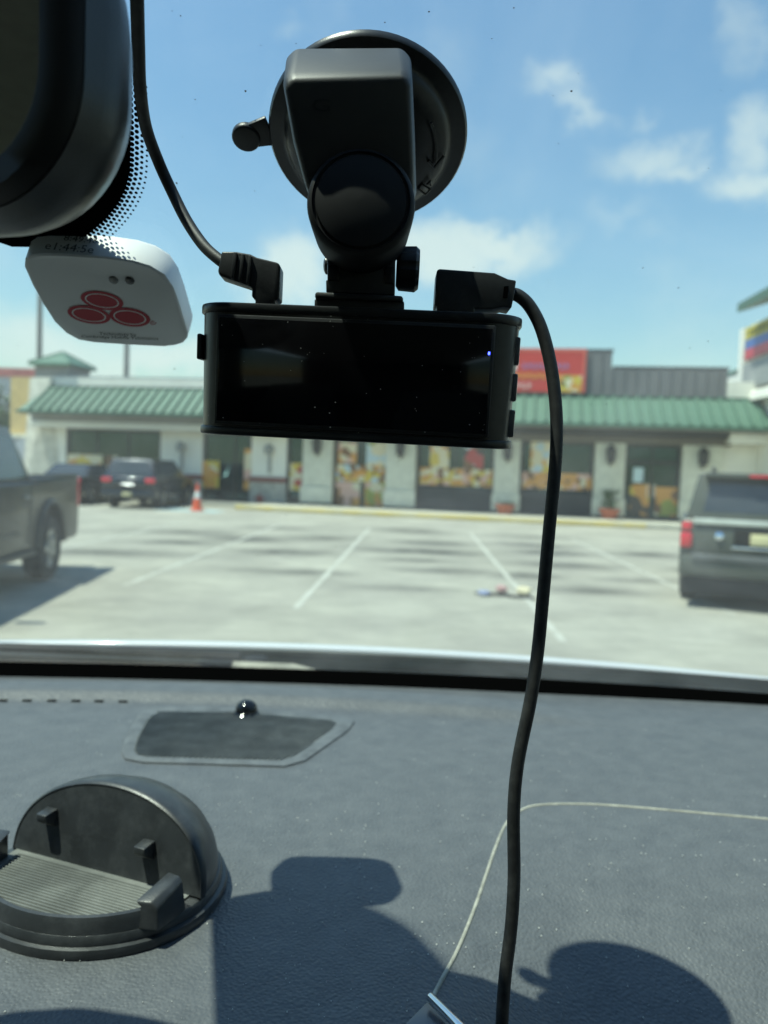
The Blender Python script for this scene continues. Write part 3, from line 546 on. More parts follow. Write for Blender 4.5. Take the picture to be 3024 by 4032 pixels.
# writing on the tag's upper edge
e0 = fpts[4]; e1 = fpts[6]; ux = (e1 - e0).normalized(); nn = GNV
def edge_pt(a, h): return e0 + ux * a + nn * h
upn = ux.cross(nn).normalized();
if upn.z < 0: upn = -upn
for (a0, a1, h0, hh, s_) in ((-0.0095, 0.0112, 0.0016, 0.0048, 'e1:44:5e'), (-0.0030, 0.0115, 0.0082, 0.0036, '8:49:46')):
    o_ = edge_pt(a0, h0) + upn * 0.0009
    text_mesh(s_, o_, ux * (a1 - a0), nn * hh, (0, 0, 0)).build('printed_code', TXT, tb_, flat=True)

# =================================================================== phone holder on the dash
hO = Vector((-0.137, 0.382, EYE - 0.206)); hx = Vector((0.9356, -0.353, 0)); hy = Vector((0.353, 0.9356, 0))   # hy points away from us
HF = frame(hO, hx, hy, (0, 0, 1))
ph = thing('phone_holder', hO + Vector((0, 0, -0.014)), 'dusty black dashboard phone holder with curved back plate and ribbed pad', 'phone holder')
def oval(s, z, n=56, fa=0.061, ff=0.0525, fb=0.064, dx=-0.002):
    return [(dx + fa * s * math.cos(k * 2 * math.pi / n), (fb if math.sin(k * 2 * math.pi / n) > 0 else ff) * s * math.sin(k * 2 * math.pi / n), z) for k in range(n)]
mb = MB(HF); mb.loft([oval(1.035, -0.0145), oval(1.045, -0.012), oval(1.035, -0.0095), oval(1.0, -0.009), oval(1.0, -0.006), oval(0.985, -0.0045), oval(0.96, -0.004)]); base = mb.build('base', DUSTY, ph, angle=40)
mb = MB(HF); n = 40; inner = [(-0.002 + 0.0545 * math.cos(k * math.pi / n), -0.0462 * math.sin(k * math.pi / n)) for k in range(n + 1)]
mb.poly([(x, y, -0.0030) for x, y in inner]); pad = mb.build('pad', PAD, ph)
mb = MB(HF)
for k in range(19):
    y = -0.0042 - 0.0021 * k; w = 0.0515 * math.sqrt(max(0, 1 - (y / 0.0462) ** 2)) - 0.002
    if w > 0.004: mb.loft([[(-0.002 - w, y - 0.00055, -0.0030), (-0.002 + w, y - 0.00055, -0.0030), (-0.002 + w, y + 0.00055, -0.0030), (-0.002 - w, y + 0.00055, -0.0030)], [(-0.002 - w, y - 0.0003, -0.0022), (-0.002 + w, y - 0.0003, -0.0022), (-0.002 + w, y + 0.0003, -0.0022), (-0.002 - w, y + 0.0003, -0.0022)]])
mb.build('pad_ribs', PAD, pad, flat=True)
ln = math.tan(R(10))
def arch(s, y0, h, n=40, a=0.0605, lean=ln, z0=-0.003):
    return [(a * s * math.cos(k * math.pi / n), y0 + lean * h * math.sin(k * math.pi / n) ** 0.9, z0 + h * math.sin(k * math.pi / n) ** 0.9) for k in range(n + 1)]
def back(t, n=40):   # from the plate's rim to the base behind it
    f = arch(1.0, 0.0022, 0.0430); out = []
    for k in range(n + 1):
        a = k * math.pi / n; bx, by = -0.001 + 0.0585 * math.cos(a), 0.060 * math.sin(a)
        p = f[k]; q = t; zz = p[2] * math.cos(q * math.pi / 2) ** 1.15 + (-0.006) * (1 - math.cos(q * math.pi / 2) ** 1.15)
        out.append((p[0] + (bx - p[0]) * q, p[1] + (by - p[1]) * math.sin(q * math.pi / 2), zz))
    return out
mb = MB(HF); mb.loft([arch(0.965, 0.0, 0.0405), arch(0.978, -0.0005, 0.0418), arch(0.992, 0.0003, 0.0428), arch(1.0, 0.0022, 0.0430)] + [back(t) for t in (0.08, 0.18, 0.32, 0.48, 0.65, 0.82, 1.0)], False, False, closed=False)
mb.poly(arch(0.965, 0.0, 0.0405)); mb.build('back_plate', DUSTY, ph, angle=50)
for (x, z) in ((-0.0365, 0.0190), (0.0262, 0.0150)):
    yb = ln * z
    mb = MB(HF); mb.loft([[(x - 0.0036, yb + 0.001, z - 0.0075), (x + 0.0036, yb + 0.001, z - 0.0075), (x + 0.0036, yb + 0.001, z + 0.003), (x - 0.0036, yb + 0.001, z + 0.003)], [(x - 0.0034, yb - 0.0075, z - 0.002), (x + 0.0034, yb - 0.0075, z - 0.002), (x + 0.0034, yb - 0.0078, z + 0.0022), (x - 0.0034, yb - 0.0078, z + 0.0022)]]); mb.build('peg', DUSTY, ph, bevel=0.0009)
mb = MB(HF); m_ = 30; ang = [R(200 + 132 * k / m_) for k in range(m_ + 1)]
def rail(s, z): return [(-0.002 + 0.061 * s * math.cos(a), 0.0525 * s * math.sin(a), z) for a in ang]
mb.loft([rail(0.90, -0.0035), rail(0.905, 0.0025), rail(0.925, 0.0034), rail(0.955, 0.0030), rail(0.975, 0.0005), rail(0.985, -0.006)], False, False, closed=False); mb.build('front_rail', DUSTY, ph, angle=50)
for sgn in (1, -1):
    mb = MB(HF); x, y = (0.0515 if sgn > 0 else -0.0565), -0.0185
    mb.loft([[(x - 0.0055 * sgn, y - 0.012, -0.005), (x + 0.004 * sgn, y - 0.009, -0.005), (x + 0.0055 * sgn, y + 0.010, -0.005), (x - 0.002 * sgn, y + 0.011, -0.005)], [(x - 0.0055 * sgn, y - 0.010, 0.0045), (x + 0.002 * sgn, y - 0.008, 0.0045), (x + 0.004 * sgn, y + 0.009, 0.0095), (x - 0.003 * sgn, y + 0.010, 0.0095)], [(x - 0.0085 * sgn, y - 0.0105, 0.0068), (x - 0.001 * sgn, y - 0.0085, 0.0068), (x + 0.002 * sgn, y + 0.009, 0.0118), (x - 0.005 * sgn, y + 0.010, 0.0118)]]); mb.build('side_clip', DUSTY, ph, bevel=0.0009)

# =================================================================== outside: ground, kerb, sidewalk
def asphalt_material():
    m, nt, b = principled('old_asphalt'); N = nt.nodes; L = nt.links
    t = N.new('ShaderNodeTexCoord')
    def noise(sc, det=6, ro=0.6, scale_vec=None):
        n = N.new('ShaderNodeTexNoise'); n.inputs['Scale'].default_value = sc; n.inputs['Detail'].default_value = det; n.inputs['Roughness'].default_value = ro
        if scale_vec:
            mp = N.new('ShaderNodeMapping'); mp.inputs['Scale'].default_value = scale_vec; L.new(t.outputs['Object'], mp.inputs['Vector']); L.new(mp.outputs[0], n.inputs['Vector'])
        else: L.new(t.outputs['Object'], n.inputs['Vector'])
        return n.outputs['Fac']
    rp = N.new('ShaderNodeValToRGB'); e = rp.color_ramp.elements
    e[0].position = 0.32; e[0].color = (0.28, 0.27, 0.232, 1); e[1].position = 0.70; e[1].color = (0.46, 0.445, 0.37, 1)
    L.new(noise(0.55, 8, 0.68), rp.inputs['Fac'])
    # oil and tyre stains in the middle of the stalls
    sp = N.new('ShaderNodeSeparateXYZ'); L.new(t.outputs['Object'], sp.inputs[0])
    wob = noise(2.1, 8, 0.78)
    def mth(op, a, b_=None):
        n = N.new('ShaderNodeMath'); n.operation = op
        for i, v in enumerate((a, b_)):
            if v is None: continue
            if isinstance(v, (int, float)): n.inputs[i].default_value = v
            else: L.new(v, n.inputs[i])
        return n.outputs[0]
    tot = None
    for (x, y, rx, ry, k) in STAINS:
        u = mth('DIVIDE', mth('SUBTRACT', sp.outputs['X'], x), rx); v = mth('DIVIDE', mth('SUBTRACT', sp.outputs['Y'], y), ry)
        q = mth('MULTIPLY', mth('POWER', 2.718, mth('MULTIPLY', mth('ADD', mth('MULTIPLY', u, u), mth('MULTIPLY', v, v)), -1.0)), k)
        tot = q if tot is None else mth('MAXIMUM', tot, q)
    st = mth('MULTIPLY', tot, mth('ADD', mth('MULTIPLY', wob, 2.6), -0.35))
    mx = N.new('ShaderNodeMix'); mx.data_type = 'RGBA'; L.new(st, mx.inputs['Factor']); L.new(rp.outputs[0], mx.inputs['A']); mx.inputs['B'].default_value = (0.055, 0.055, 0.052, 1); mx.clamp_factor = True
    fine = N.new('ShaderNodeMix'); fine.data_type = 'RGBA'; fine.blend_type = 'MULTIPLY'; fine.inputs['Factor'].default_value = 0.5
    r2 = N.new('ShaderNodeValToRGB'); r2.color_ramp.elements[0].position = 0.3; r2.color_ramp.elements[0].color = (0.6, 0.6, 0.6, 1); r2.color_ramp.elements[1].position = 0.65
    L.new(noise(3.2, 7, 0.7, (0.6, 1.6, 1)), r2.inputs['Fac']); L.new(mx.outputs['Result'], fine.inputs['A']); L.new(r2.outputs[0], fine.inputs['B'])
    L.new(fine.outputs['Result'], b.inputs['Base Color']); b.inputs['Roughness'].default_value = 0.9; b.inputs['Specular IOR Level'].default_value = 0.25
    bp = N.new('ShaderNodeBump'); bp.inputs['Distance'].default_value = 0.01; L.new(noise(45, 3), bp.inputs['Height']); L.new(bp.outputs[0], b.inputs['Normal'])
    return m
STAINS = [(-2.9, 16.4, 1.0, 0.7, .9), (-1.4, 17.2, 0.9, 0.7, .8), (1.0, 17.0, 1.0, 0.6, .9), (0.9, 15.1, 1.2, 0.6, 1.0), (0.8, 20.3, 1.0, 0.8, .8), (-1.9, 14.1, 0.9, 0.5, .9), (3.4, 15.8, 0.9, 0.7, 1.0), (3.3, 13.6, 1.0, 0.5, .8),
          (1.0, 12.2, 0.8, 0.4, .8), (3.4, 17.4, 1.0, 0.5, .9), (5.6, 16.2, 0.8, 0.6, .9), (-4.8, 13.0, 1.3, 0.6, .8), (-4.4, 17.5, 1.3, 0.7, .7), (2.9, 10.6, 0.7, 0.35, .8), (-1.3, 11.4, 1.0, 0.35, .7), (2.2, 12.0, 0.6, 0.35, .8),
          (-4.0, 15.2, 0.8, 0.5, .8), (0.6, 13.6, 0.7, 0.35, .8), (0.4, 10.2, 0.9, 0.25, .5), (4.0, 11.9, 0.8, 0.3, .6), (5.7, 13.4, 0.8, 0.5, .7), (-2.6, 19.6, 1.0, 0.6, .6), (3.8, 19.8, 1.0, 0.7, .6)]
ASPH = asphalt_material()
mb = MB(); mb.grid(lambda u, v: (-400 + 800 * u, -60 + 900 * v, 0), 8, 8); tag(mb.build('parking_lot', ASPH), 'worn pale asphalt parking lot with oil stains', kind='structure')
PAINTW = mat('worn_white_paint', (0.50, 0.50, 0.44), 0.85, var=0.1, scale=4.5, col2=(0.38, 0.37, 0.315))
for (a, b) in (((-2.80, 21.5), (-3.22, 9.6)), ((-0.38, 20.6), (-0.94, 8.4)), ((2.30, 20.2), (1.74, 7.2)), ((4.82, 19.6), (4.20, 9.0)), ((-5.3, 22.0), (-5.6, 13.0))):
    a, b = Vector(a), Vector(b); n = Vector((-(b - a).y, (b - a).x)).normalized() * 0.038
    mb = MB(); mb.loft([[(a.x - n.x, a.y - n.y, 0.004), (a.x + n.x, a.y + n.y, 0.004)], [(b.x - n.x, b.y - n.y, 0.004), (b.x + n.x, b.y + n.y, 0.004)]], False, False, closed=False)
    tag(mb.build('stall_line', PAINTW), 'worn white parking stall line', kind='structure')
mb = MB(); mb.poly([(-7.6, 25.3, 0.004), (-5.5, 25.0, 0.004), (-5.4, 26.3, 0.004), (-7.4, 26.6, 0.004)]); tag(mb.build('stall_marking', mat('pale_blue_paint', (0.34, 0.50, 0.53), 0.85, var=0.1, scale=3, col2=(0.30, 0.36, 0.35))), 'faded pale blue stall marking', kind='structure')

ROT = -math.atan(0.18)
BF = Matrix.Translation((0, 29.5, 0)) @ Matrix.Rotation(ROT, 4, 'Z')        # s along the shop front, t towards its back, z up
def bw(s, t, z=0): return BF @ Vector((s, t, z))
CONC = mat('concrete', (0.46, 0.45, 0.38), 0.85, var=0.12, scale=2.5)
YELL = mat('faded_yellow_paint', (0.62, 0.47, 0.12), 0.75, var=0.1, scale=1.6, col2=(0.55, 0.48, 0.27))
mb = MB(BF); mb.box(-4.6, 12.6, -2.75, 0.3, 0, 0.15); mb.box(-16, -4.6, -1.2, 0.3, 0, 0.13); tag(mb.build('sidewalk', CONC, bevel=0.02), 'pale concrete sidewalk along the shop front', kind='structure')
mb = MB(BF); mb.box(-4.9, 9.2, -2.93, -2.752, 0, 0.153); tag(mb.build('kerb', YELL, bevel=0.02), 'faded yellow painted kerb', kind='structure')

# =================================================================== the shop building
shop = thing('shop_building', (0, 29.5, 0), 'single-storey strip mall with long green metal awning and grey parapet', 'building', rz=ROT, local=True)
def part(name, m, fn, parent=shop, **k):
    mb = MB(); fn(mb); return mb.build(name, m, parent, off=(0, 0, 0), **k)
WHITE = mat('white_render', (0.82, 0.80, 0.72), 0.8, var=0.05, scale=1.2)
PIER = mat('grey_green_brick', (0.66, 0.65, 0.54), 0.85, var=0.08, scale=4, bump=0.01, bscale=14)
CREAM = mat('cream_stone', (0.74, 0.71, 0.57), 0.8, var=0.08, scale=3)
GREEN = mat('green_metal', (0.082, 0.165, 0.118), 0.55, var=0.06, scale=0.8)
GREEND = mat('green_trim', (0.055, 0.13, 0.09), 0.5, var=0.06, scale=1)
GREYM = mat('grey_cladding', (0.17, 0.172, 0.18), 0.6, var=0.06, scale=1)
BRONZE = mat('dark_bronze', (0.035, 0.035, 0.033), 0.45, var=0.1)
SHOPGLASS = mat('shop_glass', (0.010, 0.022, 0.023), 0.04, var=0.0, spec=0.8, tint=(0.45, 0.8, 0.85))
TAN = mat('tan_brick', (0.58, 0.43, 0.20), 0.85, var=0.08, scale=3)
DARKP = mat('charcoal_panel', (0.035, 0.038, 0.042), 0.6, var=0.1, scale=2)
part('wall', WHITE, lambda m: m.box(-15.1, -3.9, 0.25, 0.5, 0, 4.95))
part('right_wall', WHITE, lambda m: m.box(12.06, 14.5, 0.0, 0.5, 0.0, 5.15))
for (s0, s1) in ((-9.25, -7.45), (-5.4, -3.95), (-14.6, -13.45)): part('column', WHITE, lambda m: m.box(s0, s1, 0.0, 0.247, 0.13, 3.2))
part('rear_wall', GREYM, lambda m: m.box(-3.9, 12.1, 0.25, 0.5, 0, 4.6))
part('tan_end_wall', TAN, lambda m: m.box(-16.25, -15.13, 0.3, 1.4, 2.5, 4.95))
part('end_wall', mat('painted_brick', (0.62, 0.60, 0.52), 0.85, var=0.14, scale=3, bump=0.01, bscale=12), lambda m: m.loft([[(-15.12, -0.5, 0), (-13.6, -0.02, 0), (-13.6, 0.24, 0), (-15.12, 0.24, 0)], [(-15.12, -0.02, 4.9), (-14.2, -0.02, 4.9), (-14.2, 0.24, 4.9), (-15.12, 0.24, 4.9)]]))
part('end_ledge', CREAM, lambda m: m.box(-16.3, -15.15, 0.1, 0.9, 2.42, 2.56))
part('roof', GREYM, lambda m: m.box(-15.0, 14.4, 0.5, 16, 4.3, 4.5))
part('parapet_cap', mat('cap_metal', (0.42, 0.43, 0.43), 0.5, var=0.05), lambda m: m.box(-14.2, -3.9, 0.245, 0.6, 4.952, 5.02))
par = part('parapet', GREYM, lambda m: (m.box(1.2, 8.16, 0.0, 0.25, 4.5, 6.18), m.box(8.16, 12.12, 0.0, 0.25, 4.5, 5.58)))
part('parapet_coping', mat('dark_coping', (0.06, 0.06, 0.065), 0.5, var=0.05), lambda m: (m.box(1.15, 8.21, -0.012, 0.3, 6.183, 6.25), m.box(8.214, 12.17, -0.012, 0.3, 5.583, 5.65)), parent=par)
rib0 = None
for k in range(27):
    s = 1.4 + 0.4 * k; z1 = 6.18 if s < 8.1 else 5.58
    part('cladding_rib', GREYM, lambda m: m.box(s - 0.03, s + 0.03, -0.035, -0.001, 4.52, z1 - 0.003), parent=par)
# awning: sloped deck with standing-seam panels
TOP = (0.0, 4.52); BOT = (-1.45, 3.44)
aw = part('awning', GREEND, lambda m: m.loft([[(-14.7, BOT[0], BOT[1]), (14.2, BOT[0], BOT[1]), (14.2, 0.0, 3.40), (-14.7, 0.0, 3.40)], [(-14.15, TOP[0] - 0.02, TOP[1]), (14.2, TOP[0] - 0.02, TOP[1]), (14.2, 0.0, TOP[1]), (-14.15, 0.0, TOP[1])]]))
up = Vector((0, TOP[0] - BOT[0], TOP[1] - BOT[1])); ul = up.length; uu = up / ul; nn_ = Vector((0, -uu.z, uu.y))
mb = MB(); w = 0.4
b0 = nn_ * 0.004; mb.loft([[b0 + Vector((0.006, 0, 0)) + uu * 0.02, b0 + Vector((w - .006, 0, 0)) + uu * 0.02, b0 + Vector((w - .006, 0, 0)) + uu * (ul - .06), b0 + Vector((.006, 0, 0)) + uu * (ul - .06)], [nn_ * 0.016 + Vector((0.006, 0, 0)) + uu * 0.02, nn_ * 0.016 + Vector((w - .006, 0, 0)) + uu * 0.02, nn_ * 0.016 + Vector((w - .006, 0, 0)) + uu * (ul - .06), nn_ * 0.016 + Vector((.006, 0, 0)) + uu * (ul - .06)]])
for x in (0.0, ):
    p = [b0 + Vector((x - 0.045, 0, 0)), b0 + Vector((x + 0.045, 0, 0)), nn_ * 0.13 + Vector((x + 0.03, 0, 0)), nn_ * 0.13 + Vector((x - 0.03, 0, 0))]
    mb.loft([[q + uu * 0.01 for q in p], [q + uu * (ul - .05) for q in p]])
pan = mb.mesh('panel', GREEN)
for k in range(70):
    s = -14.12 + w * k
    if s + w > 14.2: break
    o = bpy.data.objects.new('panel', pan); COL.objects.link(o); o.parent = aw; o.location = (s, BOT[0], BOT[1])
mb = MB(); tri = [b0 + Vector((0.02, 0, 0)), b0 + Vector((0.57, 0, 0)), b0 + Vector((0.57, 0, 0)) + uu * (ul - .06)]
mb.loft([tri, [p + nn_ * 0.012 for p in tri]]); o = mb.build('panel', GREEN, aw, off=(0, 0, 0)); o.location = (-14.69, BOT[0], BOT[1])
part('awning_ridge', GREEND, lambda m: m.box(-14.2, 14.2, -0.10, -0.003, 4.49, 4.58))
part('awning_edge', GREEND, lambda m: m.box(-14.72, 14.2, -1.52, -1.455, 3.36, 3.47))
part('soffit', mat('grey_soffit', (0.22, 0.22, 0.21), 0.8, var=0.05), lambda m: m.box(-14.6, 14.2, -1.45, -0.05, 3.33, 3.40))
part('front_beam', mat('white_gutter', (0.74, 0.73, 0.66), 0.6, var=0.04), lambda m: (m.box(-14.65, -3.6, -0.7, -0.3, 2.84, 3.10), m.box(12.1, 14.2, -0.9, -0.3, 2.95, 3.30)), bevel=0.02)
part('beam_shade_board', mat('grey_board', (0.33, 0.34, 0.33), 0.8, var=0.05), lambda m: m.box(-14.65, -3.6, -0.6, -0.3, 3.11, 3.33))
part('dark_beam', BRONZE, lambda m: m.box(-3.55, 12.05, -0.8, -0.3, 3.10, 3.33))
part('lower_beam', mat('taupe_board', (0.16, 0.145, 0.12), 0.8, var=0.06), lambda m: m.box(-3.55, 12.3, -0.28, 0.2, 2.86, 3.10))
for (s0, s1) in ((-3.22, -2.05), (0.05, 1.18), (4.12, 5.06), (7.72, 8.78), (10.72, 12.05)):
    p_ = part('pier', PIER, lambda m: m.box(s0, s1, -0.28, 0.22, 0.15, 2.86), bevel=0.01)
    part('pier_base', CREAM, lambda m: m.box(s0 - 0.05, s1 + 0.05, -0.38, -0.283, 0.24, 0.86), parent=p_, bevel=0.02)
    part('plinth', BRONZE, lambda m: m.box(s0 - 0.06, s1 + 0.06, -0.39, -0.284, 0.152, 0.237), parent=p_)
    c_ = (s0 + s1) / 2
    part('wall_lantern', BRONZE, lambda m: (m.box(c_ - 0.05, c_ + 0.05, -0.36, -0.283, 2.05, 2.75), m.loft([[(c_ - 0.13, -0.50, 2.16), (c_ + 0.13, -0.50, 2.16), (c_ + 0.13, -0.36, 2.16), (c_ - 0.13, -0.36, 2.16)], [(c_ - 0.17, -0.54, 2.62), (c_ + 0.17, -0.54, 2.62), (c_ + 0.17, -0.36, 2.62), (c_ - 0.17, -0.36, 2.62)], [(c_ - 0.04, -0.42, 2.80), (c_ + 0.04, -0.42, 2.80), (c_ + 0.04, -0.36, 2.80), (c_ - 0.04, -0.36, 2.80)]])), parent=p_)
for (s0, s1) in ((-9.25, -7.45), (-5.4, -3.95)):
    q_ = part('column_stone', mat('grey_stone', (0.40, 0.39, 0.34), 0.85, var=0.15, scale=6), lambda m: m.box(s0 - 0.03, s1 + 0.03, -0.08, -0.003, 0.132, 0.95))
    part('red_band', mat('red_brown_trim', (0.22, 0.075, 0.06), 0.7, var=0.1), lambda m: m.box(s0 - 0.03, s1 + 0.03, -0.10, -0.003, 0.953, 1.15), parent=q_)
    part('wall_lamp', mat('grey_lamp', (0.30, 0.31, 0.30), 0.6, var=0.05), lambda m: (m.lathe([(0.0, 0), (0.16, 0.02), (0.2, 0.2), (0.12, 0.36), (0, 0.4)], ((s0 + s1) / 2 + 0.05, -0.18, 2.05), (0, 0, 1), 14), m.box((s0 + s1) / 2, (s0 + s1) / 2 + 0.1, -0.1, -0.003, 1.3, 2.1)), parent=q_)
# storefront glazing: each window with frame and panes
def window(s0, s1, z0, z1, cuts, t=0.12, frame_m=BRONZE, low=None):
    f = part('window', frame_m, lambda m: (m.box(s0, s1, t - 0.06, t + 0.06, z1 - 0.10, z1), m.box(s0, s1, t - 0.06, t + 0.06, z0, z0 + 0.10), m.box(s0, s0 + 0.1, t - 0.06, t + 0.06, z0 + 0.10, z1 - 0.10), m.box(s1 - 0.1, s1, t - 0.06, t + 0.06, z0 + 0.10, z1 - 0.10)))
    xs = [s0 + 0.1] + cuts + [s1 - 0.1]
    for a_, b_ in zip(xs, xs[1:]):
        part('pane', SHOPGLASS, lambda m: m.box(a_ + 0.03, b_ - 0.03, t, t + 0.02, z0 + 0.10, z1 - 0.10), parent=f)
    for c_ in cuts: part('mullion', frame_m, lambda m: m.box(c_ - 0.03, c_ + 0.03, t - 0.05, t + 0.05, z0 + 0.10, z1 - 0.10), parent=f)
    if low: part('lower_panel', DARKP, lambda m: m.box(s0 + 0.1, s1 - 0.1, t - 0.03, t - 0.003, z0 + 0.1, low), parent=f)
    return f
window(-13.45, -9.25, 0.9, 2.84, [-12.1, -10.7])
window(-7.42, -5.42, 0.14, 2.84, [-6.1])
window(-3.95, -3.22, 0.3, 2.84, [])
window(-2.05, 0.05, 0.16, 2.86, [-1.0])
window(1.18, 4.12, 0.16, 2.86, [2.65], low=1.02)
window(5.06, 7.72, 0.16, 2.86, [6.4], low=0.98)
dr_ = window(8.78, 10.72, 0.16, 2.86, [9.75])
part('transom', BRONZE, lambda m: m.box(8.88, 10.62, 0.05, 0.17, 2.14, 2.30), parent=dr_)
for s in (9.62, 9.86): part('door_handle', CHROME, lambda m: m.tube([(s, 0.02, 0.95), (s, 0.02, 1.45)], 0.02, 8), parent=dr_)

# posters stuck in the shop windows: soft food photographs and colour blocks
OR, BRN, CRM, YLW, RD, GRN, PNK, LTB, DK = (0.66, 0.31, 0.06), (0.20, 0.09, 0.03), (0.72, 0.64, 0.45), (0.66, 0.48, 0.06), (0.45, 0.05, 0.04), (0.32, 0.34, 0.06), (0.70, 0.42, 0.34), (0.50, 0.62, 0.68), (0.05, 0.04, 0.03)
def poster(lab, s0, s1, z0, z1, cols, scale, seed, t=0.045):
    o = MB(); o.box(s0, s1, t, t + 0.006, z0, z1)
    ob = o.build('window_poster', poster_mat('poster_print', cols, scale, seed), None, off=(0, 0, 0)); me = ob.data
    c_ = Vector(((s0 + s1) / 2, t, z0)); me.transform(Matrix.Translation(-c_)); ob.matrix_world = BF @ Matrix.Translation(c_)
    tag(ob, lab, 'poster', 'posters in the shop windows')
poster('orange and white food poster in the window behind the parked black sedan', -13.41, -11.82, 1.11, 1.79, [OR, CRM, OR, YLW, CRM], 2.2, 1.1)
poster('small orange poster in the window above the dark blue SUV', -11.69, -11.16, 1.09, 1.78, [OR, CRM, BRN], 3.0, 2.3)
poster('orange and pink poster with yellow foot beside the traffic cone', -7.69, -6.75, 0.64, 1.72, [OR, PNK, CRM, OR, YLW], 2.6, 3.7)
poster('tall narrow orange poster at the left of a white column', -5.70, -5.32, 0.62, 2.24, [OR, PNK, OR, CRM, BRN], 3.0, 4.2, t=0.03)
poster('narrow red poster with yellow centre right of the white column', -3.81, -3.33, 0.68, 1.74, [RD, YLW, CRM, RD], 3.4, 5.1)
poster('upper orange and cream strip poster in the first pier window', -1.89, -1.16, 1.82, 2.62, [PNK, CRM, BRN, OR], 3.4, 6.4, t=0.04)
poster('upper pale blue and green poster in the first pier window', -0.78, -0.00, 1.76, 2.66, [LTB, LTB, CRM, GRN], 2.2, 7.4, t=0.04)
poster('mixed brown and yellow food poster across the first pier window', -1.94, 0.06, 1.12, 1.76, [YLW, BRN, OR, CRM, BRN, LTB], 4.6, 8.8, t=0.035)
poster('pink and orange food poster low in the first pier window', -1.95, -0.98, 0.14, 1.09, [PNK, CRM, OR, BRN, PNK], 3.0, 9.1)
poster('green topped poster with white plate low in the first pier window', -0.80, 0.08, 0.17, 1.13, [GRN, OR, CRM, PNK, OR], 3.4, 10.6)
poster('tall yellow poster high in the window above the charcoal panel', 1.68, 2.41, 1.75, 2.60, [YLW, CRM, OR, BRN], 3.2, 11.2)
poster('grey figure poster high in the window beside a tall yellow one', 2.97, 3.70, 1.79, 2.58, [LTB, BRN, DK, RD], 3.2, 12.2)
poster('long orange food strip along the second pier window', 1.33, 4.06, 1.10, 1.75, [OR, OR, CRM, BRN, YLW, PNK], 5.0, 13.3)
poster('tall cream and red poster in the third pier window', 5.42, 6.28, 1.73, 2.91, [CRM, OR, LTB, CRM, YLW], 3.6, 14.4)
poster('long cream and orange food strip along the third pier window', 5.17, 7.67, 1.12, 1.72, [CRM, OR, OR, BRN, PNK, OR], 5.0, 15.5)
poster('orange poster with dark figure low on the left entrance door', 9.02, 9.71, 0.29, 1.42, [OR, OR, DK, YLW], 2.8, 16.6)
poster('sandwich poster with yellow stripe low on the right entrance door', 9.90, 10.69, 0.31, 1.35, [OR, CRM, GRN, BRN, YLW], 2.8, 17.7)
poster('small pale blue notice on the left entrance door', 9.11, 9.46, 1.49, 2.02, [LTB, (0.6, 0.75, 0.8)], 1.5, 18.8)

# red banner on the grey parapet
SG = mat('sign_red', (0.58, 0.045, 0.035), 0.45, var=0.05, scale=1)
sgn = thing('shop_sign', bw(4.7, -0.09, 4.66), 'red shop sign with food picture on the grey parapet', 'sign', rz=ROT, local=True)
def sp_(name, m, x0, x1, z0, z1, d): 
    mb = MB(); mb.box(x0, x1, -d, -d + 0.006 if d > 0.05 else 0.05, z0, z1); return mb.build(name, m, sgn, off=(0, 0, 0))
sp_('sign_panel', SG, -3.0, 2.55, 0.0, 1.58, 0.05)
sp_('sign_border', mat('sign_pale_red', (0.66, 0.14, 0.10), 0.5, var=0.03), -3.0, 2.55, 1.46, 1.55, 0.057); sp_('sign_border', MATS['sign_pale_red'], 2.44, 2.52, 0.02, 1.45, 0.057)
mb = MB(); fl = Vector((-0.15, -0.06, 0.95)); 
for k in range(9):
    a = R(k * 40); mb.loft([[fl + Vector((math.cos(a + q) * r, -0.002 - 0.0005 * k, math.sin(a + q) * r)) for q, r in ((0, 0.04), (-0.32, 0.2), (0, 0.30), (0.32, 0.2))], [fl + Vector((math.cos(a + q) * r, -0.006 - 0.0005 * k, math.sin(a + q) * r)) for q, r in ((0, 0.04), (-0.32, 0.2), (0, 0.30), (0.32, 0.2))]])
mb.build('flower_emblem', mat('sign_white', (0.8, 0.78, 0.74), 0.5, var=0.02), sgn, off=(0, 0, 0), flat=True)
for (nm, col, z0, z1, x0, x1, st_) in (('upper_lettering', (0.36, 0.20, 0.42), 0.84, 1.06, 0.3, 2.1, 0.17), ('middle_lettering', (0.74, 0.33, 0.03), 0.48, 0.70, -0.9, 1.25, 0.19), ('lower_lettering', (0.75, 0.5, 0.46), 0.12, 0.34, -0.9, 0.85, 0.2)):
    mb = MB(); x = x0; k = 0       # letter-like strokes too soft to read in the photo
    while x + st_ * .8 < x1:
        h = (z1 - z0); mb.box(x, x + st_ * .32, -0.064, -0.057, z0, z1); mb.box(x + st_ * .34, x + st_ * .74, -0.064, -0.057, z0 + h * (.38 if k % 2 else 0), z0 + h * (.64 if k % 2 else .28)); x += st_; k += 1
    mb.build(nm, mat(nm, col, 0.5, var=0.02), sgn, off=(0, 0, 0), flat=True)
mb = MB(); mb.box(1.45, 2.42, -0.064, -0.057, 0.02, 0.62); mb.build('food_picture', poster_mat('food_print', [YLW, CRM, OR, BRN, GRN, CRM], 4.0, 3.0), sgn, off=(0, 0, 0))

